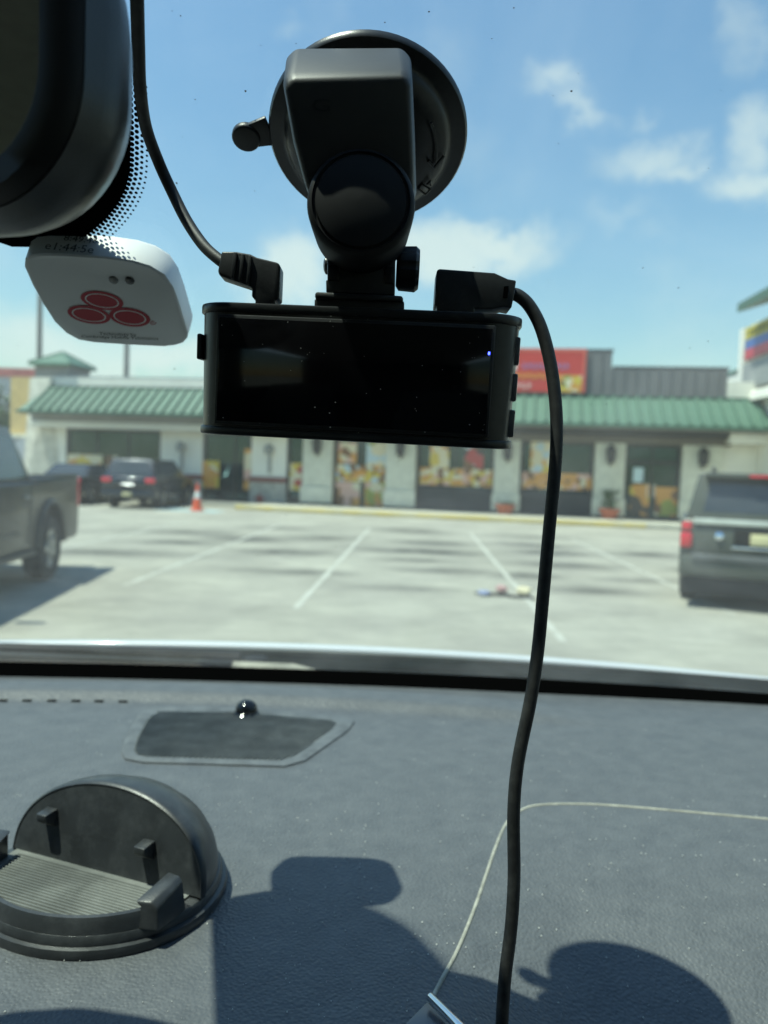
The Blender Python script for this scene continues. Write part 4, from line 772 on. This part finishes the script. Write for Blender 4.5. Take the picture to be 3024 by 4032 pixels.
# green-roofed cupola over the left end
cu = thing('cupola', bw(-14.35, 1.0, 4.95), 'small square roof cupola with green hipped roof at the building corner', 'cupola', rz=ROT, local=True)
mb = MB(); mb.box(-0.78, 0.78, -0.7, 0.9, 0, 0.52); mb.build('cupola_base', mat('cupola_grey', (0.26, 0.26, 0.25), 0.8, var=0.06), cu, off=(0, 0, 0))
mb = MB(); mb.loft([[(-0.98, -0.9, 0.50), (0.98, -0.9, 0.50), (0.98, 1.1, 0.50), (-0.98, 1.1, 0.50)], [(-0.96, -0.88, 0.6), (0.96, -0.88, 0.6), (0.96, 1.08, 0.6), (-0.96, 1.08, 0.6)], [(-0.02, 0.08, 1.16), (0.02, 0.08, 1.16), (0.02, 0.12, 1.16), (-0.02, 0.12, 1.16)]]); mb.build('hipped_roof', GREEN, cu, off=(0, 0, 0), flat=True)
mb = MB()
for c_ in ((-0.96, -0.88), (0.96, -0.88), (0.96, 1.08), (-0.96, 1.08)): mb.tube([(c_[0], c_[1], 0.62), (0, 0.1, 1.18)], 0.04, 6)
mb.build('hip_caps', GREEND, cu, off=(0, 0, 0))

# =================================================================== wing on the right with the striped sign
WF = Matrix.Translation((13.1, 28.6, 0)) @ Matrix.Rotation(R(-4), 4, 'Z')   # u into the wing, v along it away from us
wing = thing('market_building', (13.1, 28.6, 0), 'white stucco wing coming forward on the right behind the grey parapet', 'building', rz=R(-4), local=True)
mb = MB(); mb.box(0.02, 14, -14, 0, 0, 6.0); mb.build('front_wall', WHITE, wing, off=(0, 0, 0))
mb = MB(); mb.box(0.4, 14, 0.003, 10, 0, 5.9); mb.build('rear_wall', WHITE, wing, off=(0, 0, 0))
mb = MB(); mb.box(0.36, 14.1, 0.01, 10.1, 5.9, 6.05); mb.build('parapet_trim', GREEND, wing, off=(0, 0, 0))
mb = MB(); mb.box(-0.22, 0.018, -0.3, 0.12, 0.15, 7.25); mb.build('corner_post', WHITE, wing, off=(0, 0, 0))
mb = MB(); mb.loft([[(-0.05, -14, 6.0), (0.6, -14, 6.0), (0.6, -0.3, 6.0), (-0.05, -0.3, 6.0)], [(-0.05, -14, 7.3), (0.6, -14, 7.3), (0.6, -0.3, 7.3), (-0.05, -0.3, 7.3)]]); mb.build('sign_wall', WHITE, wing, off=(0, 0, 0))
mb = MB(); mb.box(-0.2, 0.015, -14, -0.3, 5.0, 5.9); mb.build('grey_fascia', mat('wing_grey', (0.30, 0.31, 0.31), 0.7, var=0.05), wing, off=(0, 0, 0))
mb = MB(); mb.loft([[(-0.35, -14, 4.5), (0.015, -14, 4.5), (0.015, -0.4, 4.5), (-0.35, -0.4, 4.5)], [(-0.3, -14, 4.8), (0.015, -14, 4.95), (0.015, -0.4, 4.95), (-0.3, -0.4, 4.8)]]); mb.build('white_canopy', WHITE, wing, off=(0, 0, 0))
mb = MB(); mb.loft([[(-0.9, -14, 7.55), (8, -14, 10.5), (8, -1.35, 10.5), (-0.9, -1.35, 7.55)], [(-0.9, -14, 7.85), (8, -14, 10.8), (8, -1.35, 10.8), (-0.9, -1.35, 7.85)]]); mb.build('green_roof', GREEND, wing, off=(0, 0, 0))
mb = MB(); mb.box(0.1, 8, -13.9, -2.2, 7.3, 7.9); mb.build('upper_wall', WHITE, wing, off=(0, 0, 0))
ms = thing('market_sign', WF @ Vector((-0.1, -0.5, 6.05)), 'yellow, blue and red striped sign on the white right-hand building', 'sign', rz=R(-4), local=True)
for nm, col, z0, z1, d in (('yellow_board', (0.62, 0.50, 0.05), 0.72, 1.16, 0.0), ('blue_band', (0.06, 0.14, 0.42), 0.38, 0.71, 0.0), ('red_band', (0.55, 0.04, 0.07), 0.02, 0.37, 0.0)):
    mb = MB(); mb.box(-0.08, 0.03, -9, 0.15, z0, z1); mb.build(nm, mat(nm, col, 0.45, var=0.04), ms, off=(0, 0, 0))
mb = MB()
for k in range(14): mb.box(-0.10, -0.081, -0.35 - 0.34 * k, -0.15 - 0.34 * k, 0.80, 1.06)
mb.build('dark_lettering', mat('sign_dark', (0.16, 0.15, 0.03), 0.5, var=0.02), ms, off=(0, 0, 0))

# =================================================================== small things along the shop front
TERRA = mat('terracotta', (0.36, 0.10, 0.05), 0.8, var=0.12, scale=9)
LEAF = mat('leaf_green', (0.055, 0.11, 0.03), 0.6, var=0.3, scale=8)
def pot(s, t, lab, plant):
    p = thing('flower_pot', bw(s, t, 0.15), lab, 'flower pot', 'terracotta pots by the piers', local=True)
    mb = MB(); mb.lathe([(0.22, 0), (0.30, 0.2), (0.36, 0.30), (0.38, 0.31), (0.38, 0.37), (0.34, 0.37), (0.33, 0.30)], (0, 0, 0), (0, 0, 1), 24, caps=False); mb.build('pot', TERRA, p, off=(0, 0, 0))
    mb = MB(); mb.lathe([(0.335, 0.31), (0.2, 0.34), (0, 0.35)], (0, 0, 0), (0, 0, 1), 20); mb.build('soil', mat('potting_soil', (0.05, 0.035, 0.025), 0.95), p, off=(0, 0, 0))
    mb = MB(); rnd = random.Random(int(s * 10))
    for k in range(170 if plant else 26):
        a = rnd.uniform(0, 6.28); h = rnd.uniform(0.36, 1.05 if plant else 0.46); r = rnd.uniform(0, 0.24); l = rnd.uniform(0.08, 0.17)
        c_ = Vector((math.cos(a) * r, math.sin(a) * r, h)); d = Vector((math.cos(a + rnd.uniform(-1, 1)), math.sin(a + rnd.uniform(-1, 1)), rnd.uniform(-.2, .8))).normalized(); w_ = d.orthogonal().normalized() * l * .3
        mb.poly([c_, c_ + d * l * .5 + w_, c_ + d * l, c_ + d * l * .5 - w_])
    mb.build('leaves', LEAF, p, off=(0, 0, 0), flat=True)
    if plant:
        mb = MB(); [mb.tube([(0, 0, 0.3), (math.cos(k) * .08, math.sin(k) * .08, 0.65), (math.cos(k) * .17, math.sin(k) * .17, 0.95)], [0.015, 0.011, 0.006], 6) for k in range(5)]; mb.build('stems', mat('stem', (0.10, 0.12, 0.04), 0.8), p, off=(0, 0, 0))
pot(4.6, -0.85, 'low terracotta pot with bare soil in front of a pier', False)
pot(8.25, -0.85, 'terracotta pot with leafy green plant beside the entrance', True)
cn = thing('traffic_cone', (-6.25, 25.7, 0), 'orange traffic cone with white collar beside the blue SUV', 'cone', local=True)
CO = mat('cone_orange', (0.75, 0.10, 0.03), 0.5, var=0.05)
mb = MB(); mb.box(-0.2, 0.2, -0.2, 0.2, 0, 0.04); mb.build('cone_foot', CO, cn, off=(0, 0, 0), bevel=0.01)
mb = MB(); mb.lathe([(0.165, 0.04), (0.105, 0.42), (0.065, 0.68), (0.032, 0.92), (0.0, 0.925)], (0, 0, 0), (0, 0, 1), 24); mb.build('cone_body', CO, cn, off=(0, 0, 0))
mb = MB(); mb.lathe([(0.1085, 0.42), (0.0695, 0.66)], (0, 0, 0), (0, 0, 1), 24, caps=False); mb.build('collar', mat('cone_white', (0.75, 0.75, 0.72), 0.5), cn, off=(0, 0, 0))
fv = thing('pipe_fitting', bw(-4.85, -0.45, 0.13), 'small dark red pipe fitting low in front of the white column', 'fitting', local=True)
RP = mat('dark_red_paint', (0.26, 0.04, 0.03), 0.55, var=0.1)
mb = MB(); mb.lathe([(0.10, 0), (0.10, 0.03), (0.065, 0.04), (0.065, 0.24), (0.09, 0.25), (0.09, 0.29), (0.05, 0.35), (0, 0.36)], (0, 0, 0), (0, 0, 1), 18); mb.build('standpipe', RP, fv, off=(0, 0, 0))
for sx in (-1, 1): mb = MB(); mb.lathe([(0.045, 0), (0.045, 0.12), (0.055, 0.12), (0.055, 0.16), (0, 0.165)], (sx * 0.04, -0.02, 0.18), (sx, -0.4, 0), 14); mb.build('outlet', RP, fv, off=(0, 0, 0))

# litter lying in a stall
def litter(lab, p, r, m, seed):
    mb = MB(); rnd = random.Random(seed); n = 14; rings = []
    for j in range(7):
        th = math.pi * j / 6; rings.append([(math.cos(2 * math.pi * k / n) * max(math.sin(th), .02) * r[0] * rnd.uniform(.75, 1.15), math.sin(2 * math.pi * k / n) * max(math.sin(th), .02) * r[1] * rnd.uniform(.75, 1.15), r[2] * (1 - math.cos(th)) * rnd.uniform(.9, 1.08)) for k in range(n)])
    mb.loft(rings); o = mb.build('litter', m, None, off=(0, 0, 0), flat=True); o.location = Vector(p) + Vector((0, 0, 0.004)); tag(o, lab, 'litter', 'litter in the empty stall')
litter('crumpled pale blue wrapper on the asphalt', (1.315, 9.824, 0), (0.09, 0.07, 0.035), mat('blue_wrapper', (0.26, 0.30, 0.46), 0.5), 1)
litter('crumpled pink wrapper at the end of a stall line', (1.598, 10.138, 0), (0.08, 0.07, 0.05), mat('pink_wrapper', (0.50, 0.30, 0.29), 0.5), 2)
litter('crumpled cream paper bag on the asphalt', (1.868, 10.011, 0), (0.11, 0.09, 0.055), mat('cream_paper', (0.66, 0.59, 0.40), 0.7), 3)
mb = MB(); a, b = Vector((1.217, 9.966, 0)), Vector((1.958, 9.652, 0))
mb.tube([a.lerp(b, k / 8) + Vector((0, 0.03 * math.sin(k * 2.1), 0.012)) for k in range(9)], [0.008] + [0.03] * 7 + [0.008], 8); o = mb.build('strap', mat('black_strap', (0.03, 0.03, 0.03), 0.8), None, off=a); tag(o, 'dark strip of rubber lying under the litter', 'strap')

# poles, far building and tree beyond
STEEL = mat('pole_grey', (0.20, 0.20, 0.19), 0.6, var=0.08)
def lamp_pole(p, h, lab):
    q = thing('lamp_pole', p, lab, 'pole', 'tall poles behind the roof', local=True)
    mb = MB(); mb.tube([(0, 0, 0), (0, 0, h)], [0.17, 0.12], 14); mb.build('shaft', STEEL, q, off=(0, 0, 0))
    mb = MB(); mb.tube([(0, 0, h - 0.1), (0.5, 0, h + 0.15), (1.2, 0, h + 0.2)], 0.05, 8); mb.build('arm', STEEL, q, off=(0, 0, 0))
    mb = MB(); mb.box(1.0, 1.7, -0.16, 0.16, h + 0.12, h + 0.28); mb.build('lamp_head', STEEL, q, off=(0, 0, 0), bevel=0.03)
lamp_pole((-18.05, 40, 0), 10.6, 'grey lamp pole rising beside the green cupola')
lamp_pole((-13.55, 40, 0), 9.6, 'grey lamp pole rising behind the white roof edge')
fb = thing('distant_building', (-31, 62, 0), 'distant pale building with a red roof edge at the far left', 'building', local=True)
mb = MB(); mb.box(-12, 5.5, 0, 10, 0, 8.0); mb.build('wall', mat('far_wall', (0.45, 0.47, 0.50), 0.8, var=0.08, scale=.5), fb, off=(0, 0, 0))
mb = MB(); mb.box(-12.1, 5.6, -0.15, 10.1, 8.0, 8.7); mb.build('red_edge', mat('far_red', (0.42, 0.16, 0.15), 0.7, var=0.15, scale=1), fb, off=(0, 0, 0))
for k in range(5): mb = MB(); mb.box(-10 + 3 * k, -8 + 3 * k, -0.04, -0.003, 3.6, 5.2); mb.build('window', SHOPGLASS, fb, off=(0, 0, 0))
def tree(p, h, lab, seed):
    tr = thing('tree', p, lab, 'tree', 'trees at the far left', local=True); rnd = random.Random(seed)
    mb = MB(); mb.tube([(0, 0, 0), (0.05, 0, h * .3), (0, 0.1, h * .62)], [0.2, 0.14, 0.06], 10)
    for k in range(6): a = k * 1.1; mb.tube([(0, 0, h * (.3 + .05 * k)), (math.cos(a) * h * .15, math.sin(a) * h * .15, h * (.45 + .05 * k)), (math.cos(a) * h * .26, math.sin(a) * h * .26, h * (.52 + .06 * k))], [0.07, 0.045, 0.02], 6)
    mb.build('trunk', mat('bark', (0.09, 0.07, 0.05), 0.9), tr, off=(0, 0, 0))
    mb = MB(); cl_ = [(Vector((rnd.uniform(-1, 1) * h * .26, rnd.uniform(-1, 1) * h * .26, h * rnd.uniform(.42, .92))), h * rnd.uniform(.10, .17)) for _ in range(16)]
    for k in range(2200):
        c_, r = cl_[k % 16]; d = Vector((rnd.gauss(0, 1), rnd.gauss(0, 1), rnd.gauss(0, 1))).normalized() * r * rnd.uniform(.5, 1.05); q = c_ + d; s_ = h * rnd.uniform(.012, .024)
        u = Vector((rnd.gauss(0, 1), rnd.gauss(0, 1), rnd.gauss(0, 1))).normalized(); v = u.orthogonal().normalized()
        mb.poly([q - u * s_, q + v * s_ * .6, q + u * s_, q - v * s_ * .6])
    mb.build('crown', mat('tree_leaf', (0.05, 0.095, 0.035), 0.6, var=0.35, scale=3), tr, off=(0, 0, 0), flat=True)
tree((-20.6, 41, 0), 5.4, 'dark green tree at the far left edge behind the pickup truck', 4)
tree((-25.5, 46, 0), 5.0, 'pale-topped tree beyond the pickup cab', 9)

# =================================================================== vehicles
TYRE = mat('tyre', (0.02, 0.02, 0.02), 0.85, var=0.15, scale=20); RIM = mat('alloy', (0.35, 0.36, 0.37), 0.35, 0.9, var=0.1)
CGLASS = mat('car_glass', (0.05, 0.058, 0.066), 0.06, var=0.0, spec=0.6); LAMP = mat('red_lamp', (0.68, 0.02, 0.035), 0.15, var=0.1, spec=0.8)
LAMPW = mat('clear_lamp', (0.6, 0.6, 0.58), 0.12, var=0.0); PLATE = mat('licence_plate', (0.66, 0.60, 0.34), 0.5, var=0.05); UNDER = mat('underbody', (0.012, 0.012, 0.012), 0.9)
def arch_profile(L, zb, zt_pts, wheels, rw):
    """closed side outline (y,z): sill with wheel arches, then the given upper points from front to rear"""
    pts = [(0.02, zb + 0.12), (0.10, zb)]
    for wy in wheels:
        for k in range(11): a = math.pi - math.pi * k / 10; pts.append((wy + math.cos(a) * rw, zb + math.sin(a) * (rw * 1.12)))
    pts += [(L - 0.12, zb), (L - 0.01, zb + 0.15)]
    return pts + zt_pts
def wheel(parent, x, y, r, w, sgn):
    mb = MB(); mb.lathe([(r * .62, 0), (r * .9, 0), (r, w * .12), (r, w * .88), (r * .9, w), (r * .62, w)], (x, y, r), (sgn, 0, 0), 28, caps=False); t = mb.build('wheel', TYRE, parent, off=(0, 0, 0))
    mb = MB(); mb.lathe([(r * .63, w * .45), (r * .63, w * .93), (r * .56, w * .88), (r * .3, w * .72), (r * .16, w * .9), (0, w * .9)], (x, y, r), (sgn, 0, 0), 28)
    for k in range(5):
        a = k * 2 * math.pi / 5; c, s = math.cos(a), math.sin(a); o = Vector((x + sgn * w * .93, y, r)); d = Vector((0, c, s)); n = Vector((0, -s, c)) * r * .09
        mb.prism([o + d * r * .1 + n, o + d * r * .6 + n * .8, o + d * r * .6 - n * .8, o + d * r * .1 - n], (-sgn * 0.03, 0, 0))
    mb.build('rim', RIM, t, off=(0, 0, 0))
def quad_on(c00, c10, c01, c11, u0, u1, v0, v1, lift):
    P = [Vector(c) for c in (c00, c10, c01, c11)]
    f = lambda u, v: P[0] * (1 - u) * (1 - v) + P[1] * u * (1 - v) + P[2] * (1 - u) * v + P[3] * u * v
    n = (P[1] - P[0]).cross(P[2] - P[0]).normalized()
    q = [f(u0, v0), f(u1, v0), f(u1, v1), f(u0, v1)]
    return [p + n * lift for p in q], n
def panel_on(car_, name, m, corners, u0, u1, v0, v1, lift=0.006, th=0.01, flip=False):
    q, n = quad_on(*corners, u0, u1, v0, v1, lift); n = -n if flip else n
    mb = MB(); mb.loft([[p - n * th for p in q], q]); return mb.build(name, m, car_, off=(0, 0, 0))
def vehicle(name, lab, cat, loc, rz, paint, L, w, prof_top, belt, roof, wheels, rw, zb, wr, side_windows, group=None, soft=0.03):
    """rear at y=0, front at y=L; belt=(y0,y1,z) foot of the cabin, roof=(y0,y1,z)"""
    v = thing(name, loc, lab, cat, group, rz=rz, local=True)
    pr = arch_profile(L, zb, prof_top, wheels, rw * 1.16)
    mb = MB(); mb.loft([[(-w + 0.05, y, z) for y, z in pr], [(-w, y, z) for y, z in pr], [(w, y, z) for y, z in pr], [(w - 0.05, y, z) for y, z in pr]][1:3]); b = mb.build('body', paint, v, off=(0, 0, 0), bevel=0.035, bseg=3, angle=40)
    mb = MB(); mb.box(-w + 0.12, w - 0.12, 0.12, L - 0.15, zb - 0.05, zb + rw * 1.1); mb.build('underbody', UNDER, v, off=(0, 0, 0))
    (by0, by1, bz), (ry0, ry1, rz_) = belt, roof; wb = w - 0.06
    B = {'rl': (-wb, by0, bz), 'rr': (wb, by0, bz), 'fl': (-wb, by1, bz), 'fr': (wb, by1, bz), 'Rl': (-wr, ry0, rz_), 'Rr': (wr, ry0, rz_), 'Fl': (-wr, ry1, rz_), 'Fr': (wr, ry1, rz_)}
    mb = MB(); mb.loft([[(B[k][0], B[k][1], B[k][2] - 0.04) for k in ('rl', 'rr', 'fr', 'fl')], [B[k] for k in ('rl', 'rr', 'fr', 'fl')], [B[k] for k in ('Rl', 'Rr', 'Fr', 'Fl')]]); mb.build('cabin', paint, v, off=(0, 0, 0), bevel=soft, bseg=4, angle=25)
    for (u0, u1) in side_windows:
        panel_on(v, 'side_window', CGLASS, (B['rr'], B['fr'], B['Rr'], B['Fr']), u0, u1, 0.08, 0.82)
        panel_on(v, 'side_window', CGLASS, (B['fl'], B['rl'], B['Fl'], B['Rl']), 1 - u1, 1 - u0, 0.08, 0.82)
    panel_on(v, 'rear_window', CGLASS, (B['rl'], B['rr'], B['Rl'], B['Rr']), 0.10, 0.90, 0.10, 0.86)
    panel_on(v, 'windshield', CGLASS, (B['fr'], B['fl'], B['Fr'], B['Fl']), 0.06, 0.94, 0.06, 0.92)
    for wy in wheels:
        for sx in (-1, 1): wheel(v, sx * (w - 0.24), wy, rw, 0.25, sx)
    return v
def vbox(v, name, m, x0, x1, y0, y1, z0, z1, bevel=0.01):
    mb = MB(); mb.box(x0, x1, y0, y1, z0, z1); return mb.build(name, m, v, off=(0, 0, 0), bevel=bevel)

# SUV close on the right, seen from behind
P1 = mat('grey_green_paint', (0.085, 0.092, 0.078), 0.34, 0.0, var=0.04, coat=0.0, spec=0.3)
sv = vehicle('parked_suv', 'dark grey-green SUV on the right, seen from behind with lit red lamp', 'car', (4.58, 9.22, 0), R(-24), P1, 4.75, 0.95,
             [(4.72, 0.80), (4.45, 1.02), (3.55, 1.12), (0.30, 1.16), (0.06, 1.10), (0.0, 0.95)], (0.08, 3.55, 1.14), (0.25, 2.75, 1.68), (0.92, 3.78), 0.385, 0.36, 0.77, [(0.05, 0.30), (0.34, 0.62), (0.66, 0.93)], soft=0.075)
vbox(sv, 'rear_bumper', P1, -0.93, 0.93, -0.10, 0.10, 0.40, 0.66, 0.05)
vbox(sv, 'bumper_step', mat('bumper_grey', (0.10, 0.105, 0.105), 0.5, var=0.1), -0.80, 0.80, -0.125, 0.0, 0.60, 0.68, 0.02)
vbox(sv, 'lower_valance', UNDER, -0.88, 0.88, -0.04, 0.3, 0.16, 0.40, 0.03)
vbox(sv, 'belt_strip', mat('pale_strip', (0.62, 0.64, 0.58), 0.3, 0.2), -0.80, 0.80, -0.018, 0.05, 1.045, 1.115, 0.01)
vbox(sv, 'plate_recess', UNDER, -0.34, 0.34, -0.008, 0.05, 0.80, 1.00, 0.01)
vbox(sv, 'license_plate', PLATE, -0.155, 0.155, -0.024, -0.0085, 0.815, 0.955, 0.004)
vbox(sv, 'tailgate_handle', CHROME, -0.36, 0.36, -0.03, -0.0085, 0.765, 0.79, 0.006)
for sx in (-1, 1):
    vbox(sv, 'tail_light', LAMP, sx * 0.875 - 0.07, sx * 0.875 + 0.07, -0.03, 0.12, 0.74, 0.93, 0.03); vbox(sv, 'upper_lamp', LAMP, sx * 0.875 - 0.06, sx * 0.875 + 0.06, -0.02, 0.12, 0.95, 1.06, 0.03)
    mb = MB(); mb.lathe([(0.055, 0), (0.05, 0.012), (0.02, 0.02), (0, 0.021)], (sx * 0.50, 0.0, 0.905), (0, -1, 0.15), 20); mb.build('round_badge', CHROME, sv, off=(0, 0, 0))
    mb = MB(); mb.tube([(sx * 0.62, 0.55, 1.70), (sx * 0.62, 0.62, 1.75), (sx * 0.62, 2.4, 1.75), (sx * 0.62, 2.5, 1.70)], 0.018, 8); mb.build('roof_rail', BRONZE, sv, off=(0, 0, 0))
vbox(sv, 'roof_spoiler', P1, -0.70, 0.70, 0.08, 0.45, 1.62, 1.685, 0.02)
mb = MB(); mb.tube([(-0.30, 0.13, 1.19), (0.25, 0.16, 1.215)], 0.012, 6); mb.build('rear_wiper', UNDER, sv, off=(0, 0, 0))
vbox(sv, 'brake_lamp', LAMP, -0.2, 0.2, 0.06, 0.09, 1.635, 1.665, 0.004)

# pickup close on the left, nose towards us
P2 = mat('bronze_grey_paint', (0.022, 0.022, 0.020), 0.38, 0.1, var=0.04, coat=0.25)
pk = vehicle('pickup_truck', 'dark grey pickup truck on the left with its rear wheel showing', 'truck', (-5.36, 10.95, 0), R(180 + 6), P2, 5.6, 0.98,
             [(5.58, 0.95), (5.45, 1.15), (4.35, 1.26), (1.75, 1.27), (1.7, 1.30), (0.05, 1.32), (0.0, 0.9)], (1.75, 4.30, 1.26), (2.02, 3.70, 1.90), (1.22, 4.55), 0.41, 0.46, 0.74, [(0.06, 0.46), (0.50, 0.92)])
for sx in (-1, 1):
    for (y0, y1) in ((1.95, 3.05), (3.10, 4.25)): vbox(pk, 'door', P2, sx * 0.978 - 0.012, sx * 0.978 + 0.012, y0, y1, 0.56, 1.24, 0.006)
    for y in (2.05, 3.20): vbox(pk, 'door_handle', mat('handle_grey', (0.25, 0.26, 0.27), 0.3, 0.5), sx * 1.0 - 0.012, sx * 1.0 + 0.012, y, y + 0.20, 1.08, 1.12, 0.006)
    vbox(pk, 'running_board', BRONZE, sx * 0.97 - 0.06, sx * 0.97 + 0.06, 1.9, 3.95, 0.40, 0.47, 0.02)
    vbox(pk, 'body_moulding', BRONZE, sx * 0.992 - 0.01, sx * 0.992 + 0.01, 2.36, 4.24, 0.66, 0.72, 0.005)
    vbox(pk, 'tail_light', LAMP, sx * 0.93 - 0.055, sx * 0.93 + 0.055, -0.02, 0.10, 0.90, 1.24, 0.02)
    mb = MB(); mb.tube([(sx * 0.985, 1.22 + math.cos(math.pi * k / 12) * 0.50, 0.46 + math.sin(math.pi * k / 12) * 0.56) for k in range(13)], 0.035, 8); mb.build('wheel_flare', P2, pk, off=(0, 0, 0))
    vbox(pk, 'bed_rail', BRONZE, sx * 0.93 - 0.06, sx * 0.93 + 0.06, 0.06, 1.70, 1.325, 1.36, 0.01)
    mb = MB(); mb.loft([[(sx * 1.0, 3.98, 1.32), (sx * 1.0, 4.10, 1.32), (sx * 1.0, 4.10, 1.38), (sx * 1.0, 3.98, 1.38)], [(sx * 1.22, 4.0, 1.30), (sx * 1.22, 4.10, 1.30), (sx * 1.22, 4.10, 1.52), (sx * 1.22, 4.0, 1.52)]]); mb.build('door_mirror', BRONZE, pk, off=(0, 0, 0), bevel=0.02)
vbox(pk, 'rear_bumper', CHROME, -0.93, 0.93, -0.16, 0.06, 0.48, 0.68, 0.04)

# two cars parked at the shop front on the left
P3 = mat('dark_blue_paint', (0.010, 0.016, 0.028), 0.25, 0.3, var=0.04, coat=0.7)
bs = vehicle('parked_suv', 'dark blue SUV parked nose-in at the white shop front', 'car', (-8.55, 25.6, 0), R(-3), P3, 4.5, 0.92,
             [(4.48, 0.78), (4.2, 0.98), (3.4, 1.06), (0.25, 1.12), (0.04, 1.05), (0.0, 0.9)], (0.06, 3.35, 1.08), (0.40, 2.6, 1.66), (0.88, 3.6), 0.36, 0.36, 0.68, [(0.05, 0.30), (0.34, 0.62), (0.66, 0.93)])
P4 = mat('black_paint', (0.015, 0.016, 0.017), 0.25, 0.2, var=0.04, coat=0.7)
sd_ = vehicle('parked_sedan', 'black sedan parked left of the dark blue SUV', 'car', (-11.35, 26.4, 0), R(-3), P4, 4.6, 0.90,
              [(4.58, 0.62), (4.3, 0.86), (3.3, 0.96), (1.1, 1.0), (0.06, 0.98), (0.0, 0.8)], (0.75, 3.35, 0.96), (1.45, 2.6, 1.42), (0.95, 3.7), 0.33, 0.30, 0.64, [(0.08, 0.46), (0.50, 0.92)])
for v, z in ((bs, 0.86), (sd_, 0.78)):
    for sx in (-1, 1): vbox(v, 'tail_light', LAMP, sx * 0.74 - 0.17, sx * 0.74 + 0.17, -0.02, 0.10, z, z + 0.16, 0.03)
    vbox(v, 'rear_bumper', v.children[0].data.materials[0], -0.88, 0.88, -0.09, 0.10, 0.36, 0.60, 0.05)
    vbox(v, 'license_plate', PLATE, -0.155, 0.155, -0.11, -0.092, 0.42, 0.54, 0.004) if v is bs else vbox(v, 'license_plate', PLATE, -0.155, 0.155, -0.03, -0.005, 0.70, 0.82, 0.004)
    mb = MB(); mb.tube([(-0.2, -0.03, z - 0.06), (0.2, -0.03, z - 0.06)], 0.014, 6); mb.build('trunk_handle', CHROME, v, off=(0, 0, 0))
